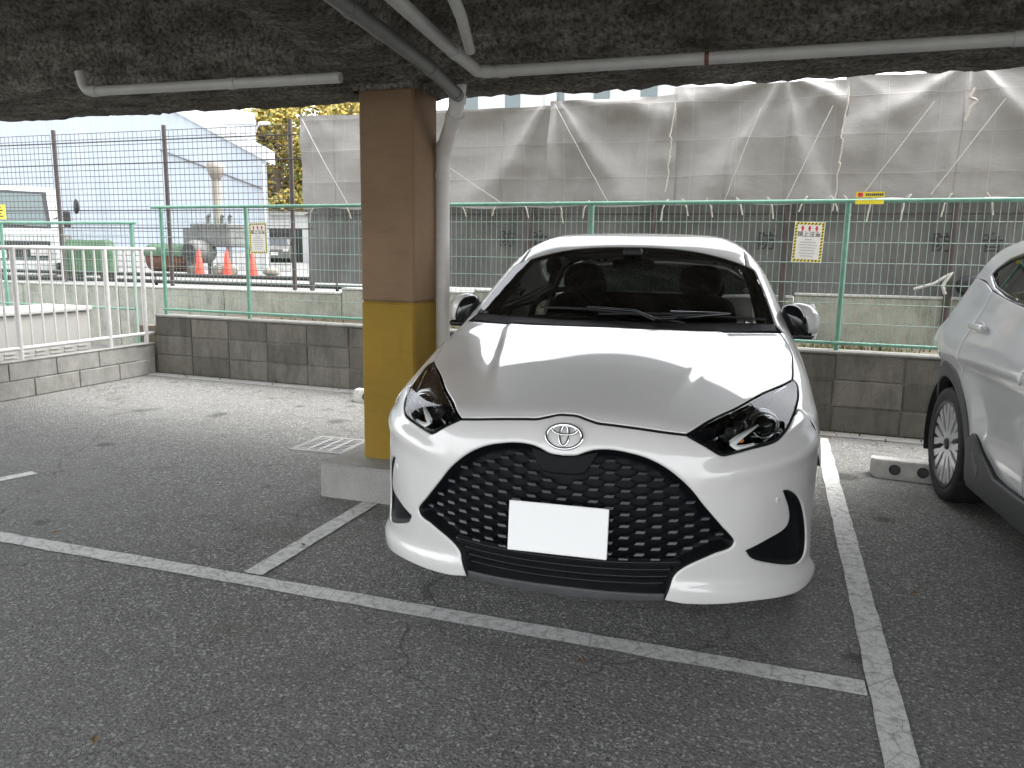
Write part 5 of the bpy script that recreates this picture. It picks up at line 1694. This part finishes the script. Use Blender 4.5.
for sg in (1, -1):
    mir = (lambda s: s) if sg > 0 else mirror_segs
    edge = on_top([(p[0], p[1]) for p in ws_sd[::-1]])
    r3 = on_top([(p[0], p[1]) for p in rail])
    fr_ = [edge, [edge[-1], r3[0]], r3, [r3[-1], (.64, 3.62, 1.30), (.74, 3.75, 1.05)], [(.74, 3.75, 1.05), (.80, 2.6, 1.045), (.82, 1.5, 1.005)], [(.82, 1.5, 1.005), (.78, 1.44, 1.03), edge[0]]]
    panel('side_frame', HF, SIDE[sg], mir(fr_), 'car_white', car, holes=[mir(win)], res=.035, gap=.001, roll=.006, thick=.03)
    panel('side_window', HF, SIDE[sg], mir(win), 'glass_tint', car, res=.06, gap=.0, roll=0, thick=0, off=.012)
    # doors and rear quarter
    d1 = [[(.84, 1.50, 1.0), (.84, 2.0, 1.035), (.84, 2.46, 1.042)], [(.84, 2.46, 1.042), (.88, 2.46, .6), (.88, 2.42, .28)], [(.88, 2.42, .28), (.88, 1.45, .28)], [(.88, 1.45, .28), (.88, 1.51, .6), (.84, 1.50, 1.0)]]
    ra = arch(3.40, 175, 100, 10)
    d2 = [[(.84, 2.47, 1.042), (.84, 3.2, 1.042)], [(.84, 3.2, 1.042), (.88, 3.30, .80), ra[-1]], ra[::-1], [ra[0], (.88, 3.02, .28), (.88, 2.43, .28)], [(.88, 2.43, .28), (.88, 2.47, .6), (.84, 2.47, 1.042)]]
    rb = arch(3.40, 100, -10, 14)
    d3 = [[(.84, 3.21, 1.042), (.80, 3.78, 1.045)], [(.80, 3.78, 1.045), (.80, 3.86, .6), (.82, 3.82, .25)], [(.82, 3.82, .25), rb[-1]], rb[::-1], [rb[0], (.88, 3.31, .80), (.84, 3.21, 1.042)]]
    for nm, sgm in (('front_door', d1), ('rear_door', d2), ('rear_quarter', d3)):
        p_ = panel(nm, HF, SIDE[sg], mir(sgm), 'car_white', car, res=.05, gap=.002, roll=.004, thick=.02)
        if nm != 'rear_quarter':
            hy = 2.30 if nm == 'front_door' else 3.12
            blob('handle', (sg*.895, hy, .93), (.014, .09, .016), 'car_white', p_, 2.5, (16, 8))
    MB().box(sg*.80-.06, sg*.80+.06, 1.2, 3.05, .17, .275, .02).build('sill', 'cladding_black', car)
    # wheel wells and wheels
    for yy in (WHL[0], 3.40):
        ww = MB()
        def wf(u, v, yy=yy):
            a = math.pi*(-.05+1.1*u)
            return (sg*(.52+.335*v), yy+.345*math.cos(a), .31+.345*math.sin(a))
        ww.grid(wf, 20, 2).build('wheel_well', 'cabin_black', car, fix=False)
        MB().add([(sg*.53, yy+.345*math.cos(2*math.pi*k/24), .31+.345*math.sin(2*math.pi*k/24)) for k in range(24)], [tuple(range(24))]).build('wheel_well', 'cabin_black', car)
        wheel(car, sg*.775, yy, .308, sg, .185, .20, 'plain')
# tail
tg = [[(.60, 3.66, 1.40), (0, 3.70, 1.43), (-.60, 3.66, 1.40)], [(-.60, 3.66, 1.40), (-.72, 3.8, 1.10)], [(-.72, 3.8, 1.10), (0, 3.9, 1.07), (.72, 3.8, 1.10)], [(.72, 3.8, 1.10), (.60, 3.66, 1.40)]]
panel('rear_window', HF, REAR, tg, 'glass_tint', car, res=.06, gap=0, roll=0, thick=0)
tb = [[(.74, 3.8, 1.085), (0, 3.9, 1.06), (-.74, 3.8, 1.085)], [(-.74, 3.8, 1.085), (-.80, 3.9, .6), (-.76, 3.9, .25)], [(-.76, 3.9, .25), (.76, 3.9, .25)], [(.76, 3.9, .25), (.80, 3.9, .6), (.74, 3.8, 1.085)]]
panel('tailgate', HF, REAR, tb, 'car_white', car, res=.06, gap=0, roll=.004, thick=.02)
panel('roof_spoiler', HF, REAR, [[(.60, 3.6, 1.405), (.5, 3.5, 1.47), (0, 3.5, 1.49), (-.5, 3.5, 1.47), (-.60, 3.6, 1.405)], [(-.60, 3.6, 1.405), (0, 3.6, 1.435), (.60, 3.6, 1.405)]], 'gloss_black', car, res=.05, gap=0, roll=0, thick=.02)
# --- wipers
def on_glass(x, y, lift):
    q, n = surf_pt(HF, TOP, (x, y, 0), 0); return q+n*lift
for pts, lab in (([(.33, 1.175), (.10, 1.20), (-.12, 1.235), (-.36, 1.30)], 0), ([(.69, 1.44), (.52, 1.345), (.26, 1.245), (-.06, 1.185)], 1)):
    wp = bpy.data.objects.new('wiper', None); COL.objects.link(wp); wp.parent = car
    P = [on_glass(x, y, .012) for x, y in pts]
    MB().tube([tuple(p) for p in catmull(np.array([tuple(p) for p in P]), .03)]+[tuple(P[-1])], .006, 6).build('blade', 'rubber', wp)
    A = [on_glass(pts[0][0]*.5+pts[3][0]*.5+(.22 if lab == 0 else -.12), 1.13 if lab == 0 else 1.14, .02), on_glass(*pts[1], .028), on_glass(*pts[2], .022)]
    MB().tube([tuple(p) for p in A], [.011, .008, .006], 6).build('arm', 'gloss_black', wp)
# --- door mirrors
for sg in (1, -1):
    mr_ = bpy.data.objects.new('door_mirror', None); COL.objects.link(mr_); mr_.parent = car
    mr_.location = (sg*.885, 1.70, 1.078); mr_.scale = (.84, 1, .95)
    def mf(u, v, sg=sg):
        a, b = 2*math.pi*u, math.pi*(v-.5)
        x = .100*math.copysign(abs(math.cos(a))**.75, math.cos(a))*math.cos(b)**.8
        y = .085*math.copysign(abs(math.sin(a))**.8, math.sin(a))*math.cos(b)**.8
        z = .082*math.copysign(abs(math.sin(b))**.8, math.sin(b))
        z += -.020*(x/.1)+.004
        y += .05*(x/.1)**2+.02*x/.1
        return (sg*(x+.012), y, z)
    MB().grid(mf, 36, 20).build('shell', 'car_white', mr_, fix=False)
    # black inner face towards the front, and foot
    def bf(u, v, sg=sg):
        a, b = 2*math.pi*u, math.pi*(v-.5)
        x = .062*math.copysign(abs(math.cos(a))**.8, math.cos(a))*math.cos(b)**.8
        y = .075*math.copysign(abs(math.sin(a))**.8, math.sin(a))*math.cos(b)**.8
        z = .084*math.copysign(abs(math.sin(b))**.8, math.sin(b))
        x += -.32*(z+.02)
        return (sg*(x*1.12-.036), y-.042, z)
    MB().grid(bf, 30, 18).build('inner_shell', 'gloss_black', mr_, fix=False)
    MB().box(-.075, .065, -.075, .03, -.095, -.062, .012).build('foot', 'gloss_black', mr_)
    MB().tube([(-sg*.10, .02, -.09), (-sg*.04, 0, -.07)], .03, 10).build('arm', 'gloss_black', mr_)
# --- cabin
MB().box(-.78, .78, 1.2, 3.7, .22, .30).build('floor_pan', 'cabin_black', car)
def dash(u, v):
    x = -.72+1.44*u
    prof = [(1.10, 1.00), (1.30, 1.035), (1.50, 1.05), (1.66, 1.045), (1.74, 1.00), (1.76, .88), (1.72, .55)]
    t = v*(len(prof)-1); i = min(int(t), len(prof)-2); f = t-i
    y = prof[i][0]+(prof[i+1][0]-prof[i][0])*f; z = prof[i][1]+(prof[i+1][1]-prof[i][1])*f
    z += .03*math.exp(-((x+.36)/.2)**2)*math.exp(-((y-1.6)/.12)**2)
    y += .30*x*x*(1-v)
    return (x, y, z-.02*abs(x))
MB().grid(dash, 24, 18).build('dashboard', 'cabin_black', car, fix=False)
st = bpy.data.objects.new('steering_wheel', None); COL.objects.link(st); st.parent = car
st.location = (-.37, 1.90, 1.02); st.rotation_euler = (R(-24), 0, 0)
vs, fs = [], []
for i in range(40):
    a = 2*math.pi*i/40
    for k in range(8):
        b = 2*math.pi*k/8
        vs.append(((.183+.016*math.cos(b))*math.cos(a), .016*math.sin(b), (.183+.016*math.cos(b))*math.sin(a)))
for i in range(40):
    for k in range(8): fs.append((i*8+k, i*8+(k+1) % 8, ((i+1) % 40)*8+(k+1) % 8, ((i+1) % 40)*8+k))
MB().add(vs, fs, True).build('rim', 'cabin_black', st)
blob('boss', (0, 0, -.01), (.075, .025, .06), 'cabin_black', st, 3)
for a in (0, math.pi, -math.pi/2): MB().tube([(0, 0, 0), (math.cos(a)*.18, 0, math.sin(a)*.18)], .014, 6).build('spoke', 'alloy', st)
for sx in (-.37, .37):
    se = bpy.data.objects.new('seat', None); COL.objects.link(se); se.parent = car; se.location = (sx, 2.35, .3)
    blob('cushion', (0, -.12, .22), (.25, .28, .10), 'seat_cloth', se, 3.5)
    blob('backrest', (0, .18, .52), (.24, .10, .34), 'seat_cloth', se, 3.2, rot=(R(-14), 0, 0))
    blob('headrest', (0, .28, .93), (.13, .06, .10), 'seat_cloth', se, 3, rot=(R(-8), 0, 0))
    for hx in (-.05, .05): MB().tube([(hx, .26, .80), (hx, .275, .90)], .007, 6).build('headrest_post', 'chrome', se)
rs = bpy.data.objects.new('rear_seat', None); COL.objects.link(rs); rs.parent = car; rs.location = (0, 3.15, .3)
blob('cushion', (0, -.15, .22), (.62, .26, .10), 'seat_cloth', rs, 5)
blob('backrest', (0, .12, .50), (.62, .09, .32), 'seat_cloth', rs, 6, rot=(R(-14), 0, 0))
for hx in (-.42, .42): blob('headrest', (hx, .20, .86), (.11, .05, .07), 'seat_cloth', rs, 3)
vm = bpy.data.objects.new('rear_view_mirror', None); COL.objects.link(vm); vm.parent = car; vm.location = (.02, 1.90, 1.335)
blob('mirror_body', (0, 0, 0), (.115, .018, .032), 'cabin_black', vm, 3.5)
MB().tube([(0, 0, .02), (0, -.06, .06)], .012, 8).build('stalk', 'cabin_black', vm)
MB().box(-.05, .05, -.10, -.01, .045, .085, .01).build('camera_box', 'cabin_black', vm)
# headliner keeps the cabin dark
def hl_fn(u, v):
    x, y = -.62+1.24*u, 1.98+1.6*v
    return (x, y, float(on_top([(abs(x)*.93, y)])[0][2])-.05)
MB().grid(hl_fn, 8, 8).build('headliner', 'cabin_black', car, fix=False)
for sg in (1, -1):
    MB().tube([(sg*.69, 1.50, 1.03), (sg*.655, 1.80, 1.19), (sg*.60, 2.08, 1.345)], .022, 8).build('pillar_trim', 'cabin_black', car)
# ================================================================== THE SILVER CROSSOVER
S_HW = spl([.10, .22, .40, .60, .75, .90, 1.0, 1.1, 1.2], [.82, .855, .872, .888, .890, .878, .862, .835, .80])
S_NOSE = spl([.1, .25, .45, .65, .80, .92, 1.05], [.12, .05, .0, .0, .03, .10, .28])
S_HOOD = spl([-.3, 0, .2, .6, 1.0, 1.3, 1.7, 2.5, 3.5, 4.3], [.80, .90, .97, 1.04, 1.09, 1.12, 1.13, 1.15, 1.19, 1.16])
def suv_F(x, y, z):
    x = np.abs(x)
    w, y0 = S_HW(z), S_NOSE(z)
    yc = .9
    fr = ((x/w)**2.3+(np.clip(yc-y, 0, None)/(yc-y0))**2.3)**(1/2.3)
    re = ((x/w)**2.8+(np.clip(y-3.25, 0, None)/.93)**2.8)**(1/2.8)
    wrap = (np.where(y < yc, fr, re)-1)*.84
    # waist scallop between the wheels
    wrap = wrap+.018*np.exp(-((z-.62)/.14)**2)*np.exp(-((y-2.15)/.75)**2)
    top = (z-(S_HOOD(y)-.12*(x/.85)**2))*.97
    lower = smax(smax(wrap, top, .09), .16-z, .05)
    ws = (z-(1.10+.50*(y-1.20-.45*x*x)))*.9
    zr = 1.59-.16*np.clip(2.5-y, 0, None)**2-.07*np.clip(y-2.5, 0, None)**2-.03*x*x-.10*x**4
    side = (x-(.848-.37*(z-1.08)-.09*np.clip((y-2.9)/1.2, 0, 1)**2))*.93
    rear = (y-(4.05-.75*(z-1.0)))*.8
    cab = smax(smax(smax(smax(ws, z-zr, .06), side, .12), rear, .16), .85-z, .01)
    return smin(lower, cab, .07)
SF = suv_F
suv = thing('parked_car', 'silver crossover with black wheel arch cladding parked at the picture edge', 'car', (2.17, 1.62, 0), R(5))
RW, FW, SR = 3.42, .88, .335
def sarch(y0, a0, a1, r, n=18):
    return [(.88, y0+r*math.cos(R(a0+(a1-a0)*i/n)), SR+r*math.sin(R(a0+(a1-a0)*i/n))) for i in range(n+1)]
S_SPH = Param('sph', (0, 1.6, .55))
swin = [[(.80, 1.80, 1.135), (.76, 2.05, 1.28), (.70, 2.35, 1.40)], [(.70, 2.35, 1.40), (.66, 2.8, 1.442), (.66, 3.0, 1.435), (.68, 3.22, 1.40)],
        [(.68, 3.22, 1.40), (.70, 3.38, 1.335), (.72, 3.37, 1.30), (.75, 3.22, 1.245)], [(.75, 3.22, 1.245), (.78, 2.8, 1.185), (.80, 1.80, 1.135)]]
def flare(P):
    r = np.hypot(P[:, 1]-RW, P[:, 2]-SR)
    r2 = np.hypot(P[:, 1]-FW, P[:, 2]-SR)
    d = .022*np.exp(-((r-.48)/.14)**2)+.022*np.exp(-((r2-.48)/.14)**2)
    d += .012*np.exp(-((P[:, 2]-.90-.03*(P[:, 1]-2))/.05)**2)
    return d
for sg in (-1, 1):
    mir = (lambda s: s) if sg > 0 else mirror_segs
    fine = sg < 0
    SD = Param('side', (0.2, 0, 0), sg)
    rs_ = .03 if fine else .07
    RO, RI = .475, .392
    a1 = sarch(RW, 122, -14, RO, 20)
    q3 = [[(.80, 3.22, 1.225), (.75, 3.45, 1.27), (.72, 3.75, 1.28), (.70, 3.95, 1.20)], [(.70, 3.95, 1.20), (.70, 4.06, .9), (.7, 4.06, .6), (.75, 3.98, .30)], [(.75, 3.98, .30), a1[-1]], a1[::-1], [a1[0], (.88, 3.16, .80), (.86, 3.19, 1.0), (.80, 3.22, 1.225)]]
    a2 = sarch(RW, 192, 122, RO, 12)
    q2 = [[(.80, 2.30, 1.155), (.80, 2.75, 1.175), (.80, 3.215, 1.225)], [(.80, 3.215, 1.225), (.86, 3.185, 1.0), (.88, 3.155, .80), a2[-1]], a2[::-1], [a2[0], (.88, 2.92, .36), (.88, 2.33, .34)], [(.88, 2.33, .34), (.88, 2.33, .7), (.80, 2.30, 1.155)]]
    q1 = [[(.82, 1.42, 1.10), (.80, 1.85, 1.13), (.80, 2.295, 1.155)], [(.80, 2.295, 1.155), (.88, 2.325, .7), (.88, 2.325, .34)], [(.88, 2.325, .34), (.88, 1.40, .34)], [(.88, 1.40, .34), (.88, 1.46, .7), (.82, 1.42, 1.10)]]
    for nm, sgm in (('rear_quarter', q3), ('rear_door', q2), ('front_door', q1)):
        p_ = panel(nm, SF, SD, mir(sgm), 'car_silver', suv, res=rs_, gap=.0022, roll=.004, thick=.02, disp=flare)
        if nm != 'rear_quarter':
            hy, hz = (3.05, 1.045) if nm == 'rear_door' else (2.16, 1.015)
            qq, n_ = surf_pt(SF, SD, (sg*.85, hy, hz), -.004)
            hd = bpy.data.objects.new('handle', None); COL.objects.link(hd); hd.parent = p_
            hd.location = qq
            blob('grip', (sg*.030, 0, .0), (.012, .105, .017), 'car_silver', hd, 3, (20, 10))
            blob('recess', (sg*.002, .01, -.004), (.006, .075, .030), 'car_silver', hd, 2.4, (20, 10))
            for dy in (-.085, .085): blob('foot', (sg*.018, dy, 0), (.016, .016, .013), 'car_silver', hd, 3, (12, 8))
    # roof side and pillars
    ed = [(.78, 1.50, 1.125), (.74, 1.85, 1.26), (.68, 2.15, 1.39)]
    rl_ = [(.60, 2.30, 1.475), (.58, 2.8, 1.515), (.58, 3.3, 1.495), (.56, 3.62, 1.43)]
    fr_ = [ed, [ed[-1], rl_[0]], rl_, [rl_[-1], (.62, 3.74, 1.36), (.72, 3.75, 1.283)], [(.72, 3.75, 1.283), (.75, 3.45, 1.273), (.80, 3.22, 1.228), (.80, 2.75, 1.178), (.80, 1.85, 1.133), (.82, 1.42, 1.103)], [(.82, 1.42, 1.103), ed[0]]]
    panel('side_frame', SF, SD, mir(fr_), 'car_silver', suv, holes=[mir(swin)], res=rs_, gap=.001, roll=.006, thick=.03)
    panel('window_surround', SF, SD, mir([[tuple(p) for p in s] for s in swin]), 'gloss_black', suv, holes=[mir([[(p[0], 3.0+(p[1]-3.0)*.965-.012, 1.29+(p[2]-1.29)*.86) for p in s] for s in swin])], res=rs_, gap=.001, roll=.003, thick=.012, off=.003)
    panel('side_window', SF, SD, mir(swin), 'glass_tint', suv, res=.06, gap=.004, roll=0, thick=0, off=.010)
    MB().tube([(sg*.745, 3.12, 1.225), (sg*.70, 3.06, 1.33), (sg*.665, 3.02, 1.425)], .014, 8).build('window_divider', 'gloss_black', suv)
    # arch cladding and sill
    for yy in (RW, FW):
        ring_ = [sarch(yy, 197, -2, RO-.002, 30), [sarch(yy, 197, -2, RO-.002, 1)[-1], sarch(yy, -2, 197, RI, 1)[0]], sarch(yy, -2, 197, RI, 30), [sarch(yy, 197, 197, RI, 1)[0], sarch(yy, 197, -2, RO-.002, 1)[0]]]
        panel('arch_cladding', SF, SD, mir(ring_), 'cladding_black', suv, res=.022 if fine else .05, gap=.0, roll=.010, thick=.05, off=-.024)
        def wf(u, v, yy=yy, sg=sg):
            a = math.pi*(-.1+1.2*u)
            return (sg*(.50+.385*v), yy+0.40*math.cos(a), SR+0.40*math.sin(a))
        MB().grid(wf, 24, 2).build('wheel_well', 'cabin_black', suv, fix=False)
        MB().add([(sg*.52, yy+.40*math.cos(2*math.pi*k/24), SR+.40*math.sin(2*math.pi*k/24)) for k in range(24)], [tuple(range(24))]).build('wheel_well', 'cabin_black', suv)
        wheel(suv, sg*.785, yy, SR, sg, .205, .255, 'multi')
    sill = [[(.88, RW-.43, .46), (.88, RW-.53, .51), (.88, RW-.65, .43), (.88, 2.6, .352)], [(.88, 2.6, .352), (.88, 1.32, .352)], [(.88, 1.32, .352), (.88, 1.28, .20)], [(.88, 1.28, .20), (.88, 3.0, .20)], [(.88, 3.0, .20), (.88, RW-.43, .46)]]
    pc = panel('sill_cladding', SF, SD, mir(sill), 'cladding_black', suv, res=.03 if fine else .07, gap=0, roll=.012, thick=.05, off=-.030)
    ins = [[(.88, RW-.52, .41), (.88, RW-.565, .415)], [(.88, RW-.565, .415), (.88, RW-.635, .345)], [(.88, RW-.635, .345), (.88, RW-.61, .295)], [(.88, RW-.61, .295), (.88, RW-.52, .41)]]
    panel('sill_insert', SF, SD, mir(ins), 'machine_grey', pc, res=.02, gap=0, roll=.005, thick=.02, off=-.034)
# front, roof and tail
sb = [[(.82, 1.40, 1.09), (.55, 1.27, 1.10), (0, 1.20, 1.11), (-.55, 1.27, 1.10), (-.82, 1.40, 1.09)], [(-.82, 1.40, 1.09), (-.80, .75, .98), (-.60, .28, .93)], [(-.60, .28, .93), (0, .12, .92), (.60, .28, .93)], [(.60, .28, .93), (.80, .75, .98), (.82, 1.40, 1.09)]]
panel('bonnet', SF, S_SPH, sb, 'car_silver', suv, res=.05, gap=.002, roll=.004, thick=.02)
fb = [[(.60, .28, .925), (0, .12, .915), (-.60, .28, .925)], [(-.60, .28, .925), (-.80, .50, .75), (-.86, .62, .30)], [(-.86, .62, .30), (-.5, .2, .22), (0, .1, .22), (.5, .2, .22), (.86, .62, .30)], [(.86, .62, .30), (.80, .50, .75), (.60, .28, .925)]]
gh = [[(.45, .1, .62), (0, .05, .64), (-.45, .1, .62)], [(-.45, .1, .62), (-.50, .1, .36)], [(-.50, .1, .36), (0, .05, .33), (.50, .1, .36)], [(.50, .1, .36), (.45, .1, .62)]]
panel('bumper', SF, S_SPH, fb, 'car_silver', suv, holes=[gh], res=.04, gap=.002, roll=.006, thick=.02)
panel('grille', SF, S_SPH, gh, 'grille_black', suv, res=.04, gap=-.003, roll=0, thick=0, off=.006, bowl=(.04, .03))
for sg in (1, -1):
    sl_ = [[(.50, .22, .86), (.62, .33, .885), (.78, .60, .90)], [(.78, .60, .90), (.80, .60, .82), (.70, .38, .79), (.50, .2, .78)], [(.50, .2, .78), (.50, .22, .86)]]
    panel('headlight', SF, S_SPH, sl_ if sg > 0 else mirror_segs(sl_), 'lens_dark', suv, res=.03, gap=0, roll=.004, thick=.01, off=-.004)
    wg = [[(.605, .285, .93), (.80, .75, .985), (.825, 1.40, 1.092)], [(.825, 1.40, 1.092), (.88, 1.44, .7), (.88, 1.38, .36)]]
    wa = sarch(FW, -10, 128, .475, 22)
    wg += [[(.88, 1.38, .36), wa[0]], wa, [wa[-1], (.84, .58, .70), (.80, .50, .76), (.605, .285, .93)]]
    panel('wing', SF, S_SPH, wg if sg > 0 else mirror_segs(wg), 'car_silver', suv, res=.05, gap=.002, roll=.004, thick=.02)
    mr_ = bpy.data.objects.new('door_mirror', None); COL.objects.link(mr_); mr_.parent = suv; mr_.location = (sg*.94, 1.55, 1.16)
    blob('shell', (0, 0, 0), (.11, .07, .085), 'car_silver', mr_, 3)
    MB().tube([(-sg*.12, .0, -.06), (-sg*.03, 0, -.05)], .03, 10).build('arm', 'gloss_black', mr_)
ST = Param('top', (0, 0, .9))
wsT = [(0, 2.02, 0), (.3, 2.05, 0), (.55, 2.12, 0), (.66, 2.17, 0)]
wsB = [(.76, 1.50, 0), (.5, 1.35, 0), (.25, 1.26, 0), (0, 1.235, 0)]
panel('windscreen', SF, ST, [wsT, [wsT[-1], (.73, 1.85, 0), wsB[0]], wsB]+mirror_segs([wsT, [wsT[-1], (.73, 1.85, 0), wsB[0]], wsB]), 'glass_tint', suv, res=.06, gap=0, roll=0, thick=0)
rf = [wsT, [wsT[-1], (.60, 2.30, 0)], [(.60, 2.30, 0), (.58, 2.8, 0), (.58, 3.3, 0), (.56, 3.60, 0)], [(.56, 3.60, 0), (0, 3.68, 0)]]
panel('roof', SF, ST, rf+mirror_segs(rf), 'car_silver', suv, res=.06, gap=.002, roll=.006, thick=.02)
SRE = Param('rear', (0, 2.6, 0))
tl = [[(.58, 3.7, 1.42), (0, 3.7, 1.47), (-.58, 3.7, 1.42)], [(-.58, 3.7, 1.42), (-.70, 3.9, 1.15), (-.74, 4.0, .6), (-.72, 4, .28)], [(-.72, 4, .28), (.72, 4, .28)], [(.72, 4, .28), (.74, 4.0, .6), (.70, 3.9, 1.15), (.58, 3.7, 1.42)]]
tw = [[(.50, 3.8, 1.38), (0, 3.8, 1.42), (-.50, 3.8, 1.38)], [(-.50, 3.8, 1.38), (-.58, 3.9, 1.14)], [(-.58, 3.9, 1.14), (0, 3.9, 1.12), (.58, 3.9, 1.14)], [(.58, 3.9, 1.14), (.50, 3.8, 1.38)]]
panel('tailgate', SF, SRE, tl, 'car_silver', suv, holes=[tw], res=.06, gap=.002, roll=.004, thick=.02)
panel('rear_window', SF, SRE, tw, 'glass_tint', suv, res=.06, gap=0, roll=0, thick=0, off=.006)
for sg in (1, -1):
    blob('tail_light', (sg*.66, 3.98, .98), (.10, .05, .07), 'sign_red', suv, 3)
MB().box(-.72, .72, .62, 3.9, .19, .22).build('underbody', 'cabin_black', suv)
MB().box(-.74, .74, 1.35, 3.85, .30, 1.02).build('cabin_tub', 'cabin_black', suv)
MB().box(-.60, .60, .35, 1.35, .25, .80).build('engine_bay', 'cabin_black', suv)
for sx in (-.37, .37):
    se = bpy.data.objects.new('seat', None); COL.objects.link(se); se.parent = suv; se.location = (sx, 2.35, .45)
    blob('backrest', (0, .18, .52), (.24, .10, .34), 'seat_cloth', se, 3.2, rot=(R(-14), 0, 0))
    blob('headrest', (0, .28, .93), (.13, .06, .10), 'seat_cloth', se, 3)
